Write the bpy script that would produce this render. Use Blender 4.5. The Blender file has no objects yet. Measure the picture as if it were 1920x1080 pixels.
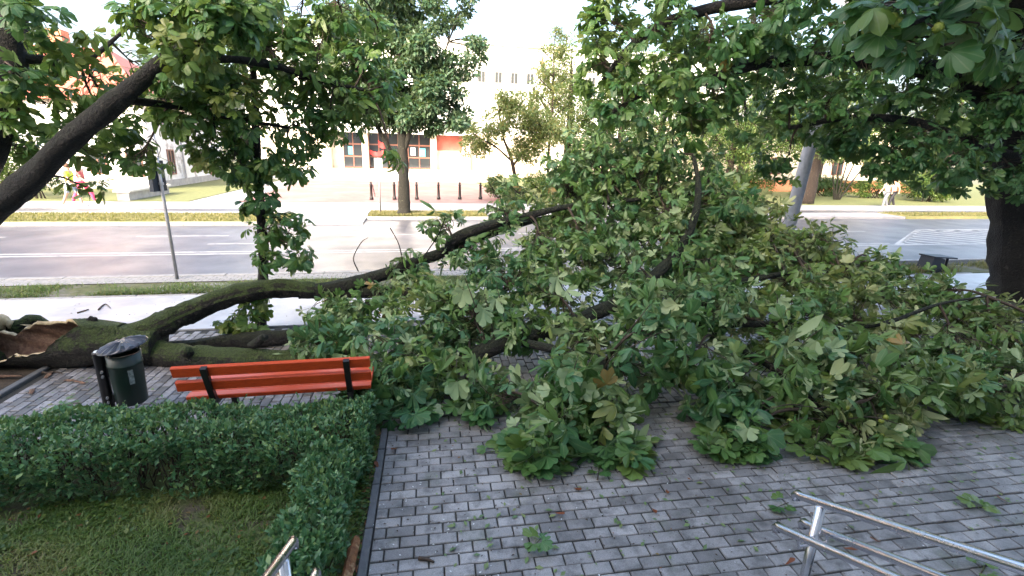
import bpy, math, random
import numpy as np
from mathutils import Vector, Matrix
rng = np.random.default_rng(7)
random.seed(7)
SC = bpy.context.scene
COL = SC.collection
R = math.radians

# ------------------------------------------------------------------ camera, sky, sun, exposure
CAM_H, F_PX, PITCH, ROLL = 2.70, 915.0, R(15.6), R(1.5)
FW = np.array([0, math.cos(PITCH), -math.sin(PITCH)]); UPV = np.array([0, math.sin(PITCH), math.cos(PITCH)]); RT = np.array([1., 0, 0])
cam_d = bpy.data.cameras.new('camera'); cam = bpy.data.objects.new('camera', cam_d); COL.objects.link(cam)
cam_d.sensor_width = 36; cam_d.lens = F_PX / 1920 * 36; cam_d.clip_start = .05; cam_d.clip_end = 2000
cr_, sr_ = math.cos(ROLL), math.sin(ROLL)
_r = cr_ * RT + sr_ * UPV; _u = cr_ * UPV - sr_ * RT
cam.matrix_world = Matrix(((_r[0], _u[0], -FW[0], 0), (_r[1], _u[1], -FW[1], 0), (_r[2], _u[2], -FW[2], CAM_H), (0, 0, 0, 1)))
SC.camera = cam

SUN_EL, SUN_AZ = R(27), R(205)      # direction the light comes from, azimuth clockwise from +Y
world = bpy.data.worlds.new('World'); SC.world = world; world.use_nodes = True
wn = world.node_tree; bg = wn.nodes['Background']
sky = wn.nodes.new('ShaderNodeTexSky'); sky.sky_type = 'NISHITA'; sky.sun_disc = False
sky.sun_elevation = SUN_EL; sky.sun_rotation = SUN_AZ; sky.air_density = 1.0; sky.dust_density = 8.0; sky.ozone_density = .6
wn.links.new(sky.outputs[0], bg.inputs[0]); bg.inputs[1].default_value = .15
sun_d = bpy.data.lights.new('sun', 'SUN'); sun_d.energy = 1.0; sun_d.angle = R(14); sun_d.color = (1, .93, .84)
sun = bpy.data.objects.new('sun', sun_d); COL.objects.link(sun)
to_sun = Vector((math.sin(SUN_AZ) * math.cos(SUN_EL), math.cos(SUN_AZ) * math.cos(SUN_EL), math.sin(SUN_EL)))
sun.rotation_euler = to_sun.to_track_quat('Z', 'Y').to_euler()
SC.view_settings.view_transform = 'Standard'; SC.view_settings.look = 'None'
SC.view_settings.exposure = 2.72; SC.view_settings.gamma = 1
SC.cycles.max_bounces = 6; SC.cycles.diffuse_bounces = 3; SC.cycles.glossy_bounces = 2; SC.cycles.transmission_bounces = 4
SC.cycles.caustics_reflective = False; SC.cycles.caustics_refractive = False

# ------------------------------------------------------------------ frames
A_ST, A_PL = R(11.5), R(9.7)          # the street runs at 11.5 degrees, the plaza paving at 9.7
def fr(a, u, v, z=0.):
    return (u * math.cos(a) - v * math.sin(a), u * math.sin(a) + v * math.cos(a), z)
def st(u, v, z=0.): return fr(A_ST, u, v, z)
def pl(u, v, z=0.): return fr(A_PL, u, v, z)
def inv(a, x, y): return (x * math.cos(a) + y * math.sin(a), -x * math.sin(a) + y * math.cos(a))
def project(P):
    P = np.atleast_2d(P); d = P - np.array([0, 0, CAM_H])
    x, y, z = d @ RT, -(d @ UPV), d @ FW
    zz = np.where(z > .05, z, .05)
    return 960 + F_PX * (cr_ * x - sr_ * y) / zz, 540 + F_PX * (sr_ * x + cr_ * y) / zz, z

# ------------------------------------------------------------------ materials
def node_mat(name):
    m = bpy.data.materials.new(name); m.use_nodes = True
    nt = m.node_tree; b = nt.nodes['Principled BSDF']
    return m, nt, b
def tex(nt, kind, scale, detail=4., rough=.55, vec=None, **kw):
    n = nt.nodes.new('ShaderNodeTex' + kind); n.inputs['Scale'].default_value = scale
    if 'Detail' in n.inputs: n.inputs['Detail'].default_value = detail
    if 'Roughness' in n.inputs: n.inputs['Roughness'].default_value = rough
    if vec is not None: nt.links.new(vec, n.inputs['Vector'])
    return n
def ramp(nt, src, stops):
    r = nt.nodes.new('ShaderNodeValToRGB'); e = r.color_ramp.elements
    while len(e) < len(stops): e.new(.5)
    for q, (p, c) in zip(e, stops):
        q.position = p; q.color = (*c, 1) if len(c) == 3 else c
    nt.links.new(src, r.inputs[0]); return r
def mixc(nt, fac, a, b, mode='MIX'):
    n = nt.nodes.new('ShaderNodeMix'); n.data_type = 'RGBA'; n.blend_type = mode
    for s, i in ((fac, 0), (a, 6), (b, 7)):
        if isinstance(s, (int, float)): n.inputs[i].default_value = s
        elif isinstance(s, tuple): n.inputs[i].default_value = (*s, 1)
        else: nt.links.new(s, n.inputs[i])
    return n.outputs[2]
def math_(nt, op, a, b=None, clamp=False):
    n = nt.nodes.new('ShaderNodeMath'); n.operation = op; n.use_clamp = clamp
    for s, i in ((a, 0), (b, 1)):
        if s is None: continue
        if isinstance(s, (int, float)): n.inputs[i].default_value = s
        else: nt.links.new(s, n.inputs[i])
    return n.outputs[0]
def coord(nt, which='Object'):
    return nt.nodes.new('ShaderNodeTexCoord').outputs[which]
def wpos(nt): return nt.nodes.new('ShaderNodeNewGeometry').outputs['Position']
def bump(nt, b, h, strength=.3, dist=.01):
    n = nt.nodes.new('ShaderNodeBump'); n.inputs['Strength'].default_value = strength; n.inputs['Distance'].default_value = dist
    nt.links.new(h, n.inputs['Height']); nt.links.new(n.outputs[0], b.inputs['Normal'])
def surf(name, c1, c2, scale=8, rough=.7, bstr=.25, bdist=.005, bscale=60, spec=.5, c3=None, scale3=1.3, rough2=None, metal=0, t3=(.45, .65)):
    m, nt, b = node_mat(name); P = wpos(nt)
    n = tex(nt, 'Noise', scale, 6, .6, P)
    col = ramp(nt, n.outputs[0], [(.3, c1), (.7, c2)]).outputs[0]
    if c3:
        n3 = tex(nt, 'Noise', scale3, 5, .65, P)
        col = mixc(nt, ramp(nt, n3.outputs[0], [(t3[0], (0, 0, 0)), (t3[1], (1, 1, 1))]).outputs[0], col, c3)
    nt.links.new(col, b.inputs['Base Color'])
    b.inputs['Roughness'].default_value = rough; b.inputs['Specular IOR Level'].default_value = spec; b.inputs['Metallic'].default_value = metal
    if rough2 is not None:
        n4 = tex(nt, 'Noise', scale3 * 1.7, 4, .6, P)
        nt.links.new(ramp(nt, n4.outputs[0], [(.35, (rough,) * 3), (.65, (rough2,) * 3)]).outputs[0], b.inputs['Roughness'])
    if bstr:
        nb = tex(nt, 'Noise', bscale, 5, .6, P); bump(nt, b, nb.outputs[0], bstr, bdist)
    return m
def rnd_value(nt):
    at = nt.nodes.new('ShaderNodeAttribute'); at.attribute_name = 'rnd'
    oi = nt.nodes.new('ShaderNodeObjectInfo')
    return math_(nt, 'FRACT', math_(nt, 'ADD', at.outputs['Fac'], oi.outputs['Random']))
def tint_value(nt):
    at = nt.nodes.new('ShaderNodeAttribute'); at.attribute_name = 'rnd'
    oi = nt.nodes.new('ShaderNodeObjectInfo'); sp = nt.nodes.new('ShaderNodeSeparateColor'); nt.links.new(oi.outputs['Color'], sp.inputs[0])
    return math_(nt, 'ADD', at.outputs['Fac'], sp.outputs[0])
def leaf_mat(name, stops, under, transl=.3, rough=.42, rib=.0, tcol=None):
    if rib: stops = [(a, tuple(x * 1.28 for x in c)) for a, c in stops]; under = [(a, tuple(x * 1.15 for x in c)) for a, c in under]
    m, nt, b = node_mat(name)
    v = tint_value(nt)
    top = ramp(nt, v, stops).outputs[0]
    und = ramp(nt, v, under).outputs[0]
    ge = nt.nodes.new('ShaderNodeNewGeometry')
    nz = tex(nt, 'Noise', 9, 3, .5, ge.outputs['Position'])
    top = mixc(nt, math_(nt, 'MULTIPLY', nz.outputs[0], .45), top, (.015, .045, .016))
    if rib:
        at = nt.nodes.new('ShaderNodeAttribute'); at.attribute_name = 'edge'
        rb = ramp(nt, at.outputs['Fac'], [(.0, (1, 1, 1)), (.16, (0, 0, 0))]).outputs[0]
        top = mixc(nt, math_(nt, 'MULTIPLY', rb, rib), top, (.20, .27, .12))
    col = mixc(nt, ge.outputs['Backfacing'], top, und)
    nt.links.new(col, b.inputs['Base Color'])
    b.inputs['Roughness'].default_value = rough; b.inputs['Specular IOR Level'].default_value = .45
    tr = nt.nodes.new('ShaderNodeBsdfTranslucent')
    tc = mixc(nt, .6, col, tcol or (.16, .24, .02)); nt.links.new(tc, tr.inputs[0])
    mx = nt.nodes.new('ShaderNodeMixShader'); mx.inputs[0].default_value = transl
    out = nt.nodes['Material Output']
    nt.links.new(b.outputs[0], mx.inputs[1]); nt.links.new(tr.outputs[0], mx.inputs[2]); nt.links.new(mx.outputs[0], out.inputs[0])
    return m
def bark_mat(name, c1, c2, moss=0., mossc=(.045, .07, .012), sc=14):
    m, nt, b = node_mat(name); P = wpos(nt)
    wv = tex(nt, 'Noise', 6, 3, .5, P)
    dv = nt.nodes.new('ShaderNodeVectorMath'); dv.operation = 'MULTIPLY_ADD'; dv.inputs[1].default_value = (.12, .12, .12)
    nt.links.new(wv.outputs['Color'], dv.inputs[0]); nt.links.new(P, dv.inputs[2])
    vo = tex(nt, 'Voronoi', sc * 1.3, vec=dv.outputs[0]); vo.feature = 'DISTANCE_TO_EDGE'
    crack = ramp(nt, vo.outputs[0], [(.0, (0, 0, 0)), (.22, (1, 1, 1))]).outputs[0]
    n = tex(nt, 'Noise', sc * 2.2, 6, .7, P)
    col = ramp(nt, n.outputs[0], [(.3, c1), (.72, c2)]).outputs[0]
    col = mixc(nt, .75, col, crack, 'MULTIPLY')
    n3 = tex(nt, 'Noise', 9, 5, .7, P)                                    # pale lichen
    col = mixc(nt, ramp(nt, n3.outputs[0], [(.60, (0, 0, 0)), (.70, (.6, .6, .6))]).outputs[0], col, tuple(min(1, x * 3.4 + .02) for x in c2))
    if moss:
        ge = nt.nodes.new('ShaderNodeNewGeometry'); sp = nt.nodes.new('ShaderNodeSeparateXYZ')
        nt.links.new(ge.outputs['True Normal'], sp.inputs[0])
        nm = tex(nt, 'Noise', 6, 6, .75, P)
        k = math_(nt, 'ADD', math_(nt, 'MULTIPLY', sp.outputs[2], .30), nm.outputs[0])
        k = ramp(nt, k, [(.50, (0, 0, 0)), (.66, (moss,) * 3)]).outputs[0]
        nm2 = tex(nt, 'Noise', 45, 4, .7, P)
        mc = ramp(nt, nm2.outputs[0], [(.3, tuple(x * .35 for x in mossc)), (.7, tuple(x * 1.7 for x in mossc))]).outputs[0]
        col = mixc(nt, k, col, mc)
    nt.links.new(col, b.inputs['Base Color']); b.inputs['Roughness'].default_value = .8
    h = math_(nt, 'ADD', math_(nt, 'MULTIPLY', crack, .8), n.outputs[0])
    bump(nt, b, h, 1., .035)
    return m

G = {}
CH_TOP = [(0, (.030, .105, .042)), (.35, (.054, .145, .038)), (.65, (.096, .182, .036)), (.88, (.135, .205, .036)), (.97, (.20, .20, .04)), (1, (.28, .15, .04))]
CH_UND = [(0, (.11, .19, .07)), (.6, (.16, .24, .085)), (1, (.22, .24, .08))]
G['chestnut'] = leaf_mat('chestnut_leaf_green', CH_TOP, CH_UND, .38, .40, .55)
WI_TOP = [(0, (.036, .115, .048)), (.3, (.062, .150, .044)), (.6, (.106, .188, .042)), (.85, (.145, .205, .050)), (.97, (.20, .215, .06)), (1, (.27, .17, .05))]
WI_UND = [(0, (.20, .29, .14)), (.5, (.27, .345, .17)), (1, (.34, .36, .17))]
G['wilted'] = leaf_mat('chestnut_leaf_wilted', WI_TOP, WI_UND, .22, .40, .5)
G['hedge_leaf'] = leaf_mat('privet_leaf', [(0, (.042, .140, .062)), (.4, (.090, .230, .095)), (.8, (.18, .33, .14)), (1, (.27, .38, .12))], [(0, (.09, .18, .10)), (1, (.16, .25, .12))], .25, .36)
G['street_leaf'] = leaf_mat('street_tree_leaf', [(0, (.035, .085, .06)), (.5, (.055, .12, .07)), (1, (.09, .15, .07))], [(0, (.07, .12, .07)), (1, (.12, .16, .09))], .35, .5)
G['pale_leaf'] = leaf_mat('pale_tree_leaf', [(0, (.08, .14, .05)), (.5, (.13, .18, .06)), (1, (.24, .20, .07))], [(0, (.11, .16, .07)), (1, (.2, .2, .09))], .45, .5)
G['bush_leaf'] = leaf_mat('bush_leaf', [(0, (.035, .09, .02)), (.5, (.07, .14, .025)), (1, (.15, .19, .03))], [(0, (.07, .12, .04)), (1, (.14, .18, .05))], .35, .5)
G['dark_leaf'] = leaf_mat('dark_tree_leaf', [(0, (.02, .06, .022)), (.6, (.035, .09, .025)), (1, (.06, .12, .03))], [(0, (.05, .09, .035)), (1, (.09, .13, .05))], .3, .5)
G['grass'] = leaf_mat('grass_blade', [(0, (.075, .15, .025)), (.5, (.14, .22, .04)), (.8, (.21, .24, .06)), (1, (.26, .22, .09))], [(0, (.08, .14, .03)), (1, (.18, .19, .06))], .25, .5)
G['dry_grass'] = leaf_mat('dry_grass_blade', [(0, (.16, .17, .06)), (.5, (.26, .23, .10)), (1, (.36, .30, .15))], [(0, (.2, .2, .06)), (1, (.35, .3, .1))], .3, .6)
G['dead_leaf'] = leaf_mat('dead_leaf_brown', [(0, (.22, .05, .02)), (.5, (.30, .09, .035)), (1, (.20, .13, .05))], [(0, (.25, .1, .05)), (1, (.3, .16, .08))], .2, .6)
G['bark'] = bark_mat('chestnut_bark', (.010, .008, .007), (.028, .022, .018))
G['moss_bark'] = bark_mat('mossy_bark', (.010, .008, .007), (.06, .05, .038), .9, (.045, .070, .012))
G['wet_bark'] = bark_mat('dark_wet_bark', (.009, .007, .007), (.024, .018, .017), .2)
G['shaded_bark'] = bark_mat('shaded_chestnut_bark', (.005, .0045, .004), (.014, .012, .010), .3, (.018, .022, .006))  # darker copy of the bark, backlit shade put into its base colour
G['pale_bark'] = bark_mat('street_tree_bark', (.022, .021, .014), (.05, .045, .03))
G['brown_bark'] = bark_mat('brown_bark', (.03, .018, .012), (.065, .04, .028))
G['twig'] = surf('twig_brown', (.03, .02, .014), (.07, .045, .028), 30, .7, 0)
G['torn_wood'] = surf('torn_wood_brown', (.08, .04, .026), (.26, .15, .095), 16, .75, .8, .03, 26, c3=(.24, .16, .10), scale3=5, t3=(.52, .7))
G['fresh_wood'] = surf('fresh_splintered_wood', (.42, .31, .17), (.66, .54, .34), 24, .7, .5, .01, 50)
G['log_wood'] = surf('orange_split_wood', (.10, .03, .012), (.30, .13, .045), 18, .7, .5, .01, 40, c3=(.5, .36, .2), scale3=9, t3=(.55, .7))
G['conker'] = surf('green_conker_husk', (.22, .28, .04), (.33, .36, .07), 40, .5, .2)

def brick_mat(name, cA, cB, stain):
    m, nt, b = node_mat(name); P = wpos(nt)
    v = rnd_value(nt)
    col = ramp(nt, v, [(0, tuple(x * .8 for x in cA)), (.2, cA), (.7, cB), (1, tuple(min(1, x * 1.12) for x in cB))]).outputs[0]
    n1 = tex(nt, 'Noise', 5.5, 6, .7, P); s = ramp(nt, n1.outputs[0], [(.46, (0, 0, 0)), (.66, (.9, .9, .9))]).outputs[0]
    col = mixc(nt, s, col, stain)
    n0 = tex(nt, 'Noise', .9, 4, .6, P); s0 = ramp(nt, n0.outputs[0], [(.48, (0, 0, 0)), (.68, (.65, .65, .65))]).outputs[0]
    col = mixc(nt, s0, col, tuple(x * .8 for x in stain))
    n5 = tex(nt, 'Noise', 2.3, 5, .7, P); col = mixc(nt, ramp(nt, n5.outputs[0], [(.56, (0, 0, 0)), (.72, (.55, .55, .55))]).outputs[0], col, (.10, .115, .075))
    n2 = tex(nt, 'Noise', 160, 3, .6, P)
    col = mixc(nt, .5, col, ramp(nt, n2.outputs[0], [(.3, (.25, .25, .25)), (.7, (.85, .85, .85))]).outputs[0], 'OVERLAY')
    nt.links.new(col, b.inputs['Base Color'])
    nt.links.new(ramp(nt, n1.outputs[0], [(.4, (.55,) * 3), (.68, (.34,) * 3)]).outputs[0], b.inputs['Roughness'])
    bump(nt, b, n2.outputs[0], .25, .003)
    return m
G['paver'] = brick_mat('grey_paver', (.212, .209, .208), (.285, .281, .279), (.090, .087, .084))
G['paver2'] = brick_mat('grey_paver_promenade', (.15, .148, .155), (.27, .265, .28), (.095, .085, .075))
G['joint'] = surf('joint_sand', (.018, .018, .016), (.042, .040, .034), 50, .9, .3)
G['edging'] = surf('dark_edging', (.085, .088, .092), (.135, .138, .142), 20, .6, .3)
G['kerb'] = surf('kerb_concrete', (.20, .20, .20), (.32, .315, .31), 12, .6, .3)
G['asphalt'] = surf('damp_asphalt', (.062, .060, .070), (.098, .094, .106), 1.2, .44, .35, .004, 220, .6, c3=(.125, .12, .135), scale3=.35, rough2=.33)
G['path_mat'] = surf('light_cycle_path', (.40, .40, .42), (.52, .52, .54), 3, .45, .2, .003, 150, .55, c3=(.30, .30, .31), scale3=.8, rough2=.32)
G['paint'] = surf('road_paint', (.32, .32, .32), (.46, .46, .46), 9, .5, .2, c3=(.2, .2, .21), scale3=5, t3=(.5, .68))
G['soil'] = surf('bare_soil', (.030, .022, .015), (.075, .055, .036), 14, .9, .8, .03, 40)
G['lawn_soil'] = surf('lawn_ground', (.05, .07, .018), (.11, .13, .04), 9, .9, .7, .02, 70, c3=(.07, .055, .035), scale3=2.6, t3=(.48, .6))
G['verge_soil'] = surf('verge_ground', (.05, .065, .02), (.12, .12, .045), 7, .9, .7, .02, 60, c3=(.16, .15, .13), scale3=1.4, t3=(.5, .64))
G['dry_lawn'] = surf('dry_verge_ground', (.22, .20, .08), (.34, .29, .13), 5, .9, .4, .02, 60, c3=(.17, .19, .07), scale3=.7)
G['far_lawn'] = surf('far_lawn_ground', (.10, .12, .042), (.16, .17, .06), 4, .9, .4, .02, 50)
G['ground'] = surf('far_ground', (.10, .11, .06), (.16, .15, .09), .5, .9, 0)
G['far_walk'] = surf('far_pavement', (.24, .24, .25), (.32, .31, .33), 2, .55, .1, .003, 40)
G['red_paving'] = surf('red_block_paving', (.19, .075, .07), (.27, .115, .105), 2.2, .6, .2, .004, 30, c3=(.25, .15, .14), scale3=.5)
G['terrace'] = surf('pale_terrace_stone', (.60, .58, .55), (.74, .72, .68), 2, .6, .1)
G['cream'] = surf('cream_render', (.62, .53, .42), (.71, .63, .52), 1.5, .7, .1)
G['white_wall'] = surf('white_render', (.74, .74, .72), (.82, .82, .81), .8, .8, .1)
G['peel'] = surf('peeling_white_plaster', (.70, .70, .70), (.82, .82, .82), 1.5, .8, .2, c3=(.42, .41, .40), scale3=.9, t3=(.56, .62))
G['grey_stone'] = surf('grey_stone', (.30, .30, .30), (.46, .45, .44), 3, .8, .3)
G['roof_red'] = surf('red_sheet_roof', (.42, .12, .075), (.55, .18, .12), 2, .55, .1)
G['red_panel'] = surf('red_brown_panel', (.40, .10, .08), (.48, .14, .11), 2, .6, 0)
G['red_cloth'] = surf('red_banner_cloth', (.60, .03, .03), (.70, .05, .05), 2, .6, 0)
G['brown_frame'] = surf('brown_window_frame', (.16, .06, .045), (.22, .09, .06), 4, .5, 0)
G['orange_wall'] = surf('orange_brick', (.42, .15, .08), (.52, .22, .13), 3, .8, .1)
G['poster'] = surf('blue_poster', (.05, .35, .42), (.10, .50, .58), 6, .5, 0)
G['paper'] = surf('pale_poster', (.55, .6, .6), (.75, .78, .76), 10, .5, 0)
def plain(name, c, rough=.5, metal=0, spec=.5):
    return surf(name, tuple(x * .88 for x in c), tuple(min(1, x * 1.1) for x in c), 14, rough, .06, .002, 120, spec, metal=metal)
def glass_mat():
    m, nt, b = node_mat('dark_glass')
    b.inputs['Base Color'].default_value = (.03, .035, .04, 1); b.inputs['Roughness'].default_value = .08; b.inputs['Specular IOR Level'].default_value = .7
    return m
G['glass'] = glass_mat()
def steel_mat():
    m, nt, b = node_mat('brushed_stainless_steel'); P = wpos(nt)
    b.inputs['Metallic'].default_value = 1; b.inputs['Base Color'].default_value = (.62, .62, .65, 1)
    n = tex(nt, 'Noise', 14, 4, .6, P)
    nt.links.new(ramp(nt, n.outputs[0], [(.35, (.20,) * 3), (.7, (.30,) * 3)]).outputs[0], b.inputs['Roughness'])
    return m
    vo = tex(nt, 'Voronoi', 170, vec=P); bump(nt, b, ramp(nt, vo.outputs[0], [(.12, (1, 1, 1)), (.3, (0, 0, 0))]).outputs[0], .12, .0012)   # rain drops
    return m
G['steel'] = steel_mat()
G['grey_metal'] = plain('galvanised_metal', (.38, .39, .42), .4, .6)
G['concrete_pole'] = plain('grey_pole', (.50, .51, .55), .6)
G['black_metal'] = plain('black_cast_iron', (.012, .012, .014), .4)
G['navy'] = plain('dark_blue_sheet', (.008, .013, .025), .5)
G['bin_green'] = plain('dark_green_bin_paint', (.006, .020, .015), .4)
G['bin_grey'] = plain('dark_grey_lid', (.05, .055, .07), .28, .3)
G['emblem'] = surf('worn_emblem', (.03, .06, .05), (.30, .34, .34), 45, .6, 0)
G['bollard'] = plain('dark_brown_bollard', (.012, .010, .011), .5)
def bench_mat():
    m, nt, b = node_mat('orange_red_painted_wood'); P = wpos(nt)
    mp = nt.nodes.new('ShaderNodeMapping'); mp.inputs['Rotation'].default_value = (0, 0, -A_ST); mp.inputs['Scale'].default_value = (.6, 14, 14)
    nt.links.new(P, mp.inputs[0])
    n = tex(nt, 'Noise', 6, 5, .6, mp.outputs[0])
    col = ramp(nt, n.outputs[0], [(.25, (.42, .042, .012)), (.75, (.62, .085, .022))]).outputs[0]
    n2 = tex(nt, 'Noise', 26, 4, .7, P)
    col = mixc(nt, ramp(nt, n2.outputs[0], [(.66, (0, 0, 0)), (.76, (.8, .8, .8))]).outputs[0], col, (.12, .03, .02))
    nt.links.new(col, b.inputs['Base Color']); b.inputs['Roughness'].default_value = .34
    bump(nt, b, n.outputs[0], .2, .004)
    return m
G['bench_red'] = bench_mat()
for nme, c in {'skin': (.55, .33, .24), 'yellow_top': (.62, .72, .05), 'pale_denim': (.42, .50, .58), 'red_top': (.55, .10, .10), 'pink_trousers': (.80, .06, .16), 'white_top': (.50, .44, .38),
               'black_trousers': (.02, .02, .025), 'brown_hair': (.10, .05, .03), 'fair_hair': (.30, .20, .10), 'shoe': (.6, .58, .56), 'grey_trousers': (.20, .21, .23)}.items():
    G[nme] = plain(nme, c, .7)

# ------------------------------------------------------------------ mesh building
def raw_mesh(name, V, Fc, mats, smooth=False, midx=None, attrs=None):
    """V (n,3); Fc (m,3) or (m,4) index array, or a list of index lists"""
    me = bpy.data.meshes.new(name)
    if isinstance(Fc, np.ndarray):
        V = np.ascontiguousarray(V, np.float32); k = Fc.shape[1]; m = len(Fc)
        me.vertices.add(len(V)); me.vertices.foreach_set('co', V.ravel())
        me.loops.add(m * k); me.loops.foreach_set('vertex_index', np.ascontiguousarray(Fc, np.int32).ravel())
        me.polygons.add(m); me.polygons.foreach_set('loop_start', np.arange(0, m * k, k, dtype=np.int32))
        me.update(calc_edges=True)
    else:
        me.from_pydata([tuple(map(float, p)) for p in V], [], Fc); me.update()
    for mt in (mats if isinstance(mats, (list, tuple)) else [mats]): me.materials.append(G[mt])
    if midx is not None: me.polygons.foreach_set('material_index', np.asarray(midx, np.int32))
    if smooth: me.polygons.foreach_set('use_smooth', np.ones(len(me.polygons), bool))
    for an, vals in (attrs or {}).items():
        at = me.attributes.new(an, 'FLOAT', 'POINT'); at.data.foreach_set('value', np.ascontiguousarray(vals, np.float32))
    me.validate(clean_customdata=False)
    return me
def link(name, me, root=None, kind=None, label=None, cat=None, group=None, loc=None, rotz=None):
    o = bpy.data.objects.new(name, me); COL.objects.link(o); o.color = (0, 0, 0, 1)
    if loc is not None: o.location = loc
    if rotz is not None: o.rotation_euler = (0, 0, rotz)
    if root is not None: adopt(o, root)
    tag(o, label, cat, group, kind); return o
ROOTM = {}
def adopt(o, root):
    o.parent = root
    m = ROOTM.get(root.name)
    if m is not None: o.matrix_parent_inverse = m.inverted()
def tag(o, label=None, cat=None, group=None, kind=None):
    if label: o['label'] = label
    if cat: o['category'] = cat
    if group: o['group'] = group
    if kind: o['kind'] = kind
def thing(name, loc, label, cat, group=None):
    o = bpy.data.objects.new(name, None); COL.objects.link(o); o.location = loc; o.empty_display_size = .1
    ROOTM[o.name] = Matrix.Translation(Vector(loc)); tag(o, label, cat, group); return o

class MB:
    def __init__(s): s.V = []; s.F = []; s.M = []
    def add(s, V, Fc, mi=0):
        b = len(s.V); s.V.extend([tuple(p) for p in V]); s.F.extend([[i + b for i in f] for f in Fc]); s.M.extend([mi] * len(Fc)); return s
    def box(s, fn, u0, u1, v0, v1, z0, z1, mi=0, bev=0.):
        """a box in the frame fn(u,v,z); bev chamfers the upper edges"""
        if bev:
            V = [fn(u, v, z0) for u, v in ((u0, v0), (u1, v0), (u1, v1), (u0, v1))]
            V += [fn(u, v, z1 - bev) for u, v in ((u0, v0), (u1, v0), (u1, v1), (u0, v1))]
            V += [fn(u, v, z1) for u, v in ((u0 + bev, v0 + bev), (u1 - bev, v0 + bev), (u1 - bev, v1 - bev), (u0 + bev, v1 - bev))]
            Fc = [[3, 2, 1, 0]] + [[i, (i + 1) % 4, 4 + (i + 1) % 4, 4 + i] for i in range(4)] + [[4 + i, 4 + (i + 1) % 4, 8 + (i + 1) % 4, 8 + i] for i in range(4)] + [[8, 9, 10, 11]]
        else:
            V = [fn(u, v, z) for z in (z0, z1) for u, v in ((u0, v0), (u1, v0), (u1, v1), (u0, v1))]
            Fc = [[3, 2, 1, 0], [4, 5, 6, 7]] + [[i, (i + 1) % 4, 4 + (i + 1) % 4, 4 + i] for i in range(4)]
        return s.add(V, Fc, mi)
    def poly(s, pts, z0, z1, mi=0):
        n = len(pts); V = [(x, y, z0) for x, y in pts] + [(x, y, z1) for x, y in pts]
        return s.add(V, [list(range(n))[::-1], list(range(n, 2 * n))] + [[i, (i + 1) % n, n + (i + 1) % n, n + i] for i in range(n)], mi)
    def tube(s, pts, rad, n=10, mi=0, cap=True):
        V, Q = tube_np(np.array(pts, float), np.array(rad, float) if np.ndim(rad) else np.full(len(pts), float(rad)), n)
        b = [list(map(int, q)) for q in Q]
        if cap: b += [list(range(n))[::-1], list(range(len(V) - n, len(V)))]
        return s.add(V, b, mi)
    def lathe(s, c, prof, n=20, mi=0, axis=None):
        """prof: (r, z) pairs around the vertical through c"""
        V = []
        for r, z in prof:
            for k in range(n):
                a = 2 * math.pi * k / n; V.append((c[0] + r * math.cos(a), c[1] + r * math.sin(a), c[2] + z))
        Fc = [[j * n + k, j * n + (k + 1) % n, (j + 1) * n + (k + 1) % n, (j + 1) * n + k] for j in range(len(prof) - 1) for k in range(n)]
        Fc += [list(range(n))[::-1], list(range((len(prof) - 1) * n, len(prof) * n))]
        return s.add(V, Fc, mi)
    def build(s, name, mats, root=None, smooth=False, **kw):
        return link(name, raw_mesh(name, s.V, s.F, mats, smooth, s.M), root, **kw)
def tube_np(P, r, n, twist=None, lump=None):
    t = np.gradient(P, axis=0); t /= np.linalg.norm(t, axis=1)[:, None] + 1e-9
    ref = np.array([0, 0, 1.]) if abs(t[0][2]) < .9 else np.array([1., 0, 0])
    V = np.zeros((len(P), n, 3)); nrm = None
    ang = np.arange(n) * 2 * np.pi / n
    for i in range(len(P)):
        if nrm is None: nrm = np.cross(t[i], ref)
        nrm = nrm - t[i] * (nrm @ t[i]); nrm /= np.linalg.norm(nrm) + 1e-9
        bn = np.cross(t[i], nrm)
        rr = r[i] * (lump[i] if lump is not None else 1.)
        V[i] = P[i] + (np.cos(ang) * rr)[:, None] * nrm + (np.sin(ang) * rr)[:, None] * bn
    i = np.arange(len(P) - 1)[:, None]; k = np.arange(n)[None, :]; k2 = (k + 1) % n
    Q = np.stack([i * n + k, i * n + k2, (i + 1) * n + k2, (i + 1) * n + k], -1).reshape(-1, 4)
    return V.reshape(-1, 3), Q
def spline(pts, per=6):
    P = np.array(pts, float); P = np.vstack([2 * P[0] - P[1], P, 2 * P[-1] - P[-2]]); out = []
    for i in range(1, len(P) - 2):
        for j in range(per):
            t = j / per; a, b, c, d = P[i - 1:i + 3]
            out.append(.5 * (2 * b + (c - a) * t + (2 * a - 5 * b + 4 * c - d) * t * t + (3 * b - a - 3 * c + d) * t ** 3))
    out.append(P[-2]); return np.array(out)
def limb(name, pts, mat, root, n=14, per=7, lumpy=.1, **kw):
    """pts: (x, y, z, radius)"""
    S = spline(pts, per); m = len(S)
    g = rng.normal(0, 1, (m, n))
    for _ in range(2): g = (g + np.roll(g, 1, 1) + np.roll(g, -1, 1)) / 3
    for _ in range(1): g[1:-1] = (g[1:-1] + g[:-2] + g[2:]) / 3
    rid = rng.normal(0, 1, (1, n)) * .32 + np.cumsum(rng.normal(0, .16, (m, n)), 0)
    rid = np.clip(rid - rid.mean(1, keepdims=True), -1, 1)
    V, Q = tube_np(S[:, :3], np.maximum(S[:, 3], .003), n, lump=1 + lumpy * g * 2.2 + .055 * rid * (n > 10))
    Fc = [list(map(int, q)) for q in Q] + [list(range(n))[::-1], list(range(len(V) - n, len(V)))]
    return link(name, raw_mesh(name, V, Fc, mat, True), root, **kw), S

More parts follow.
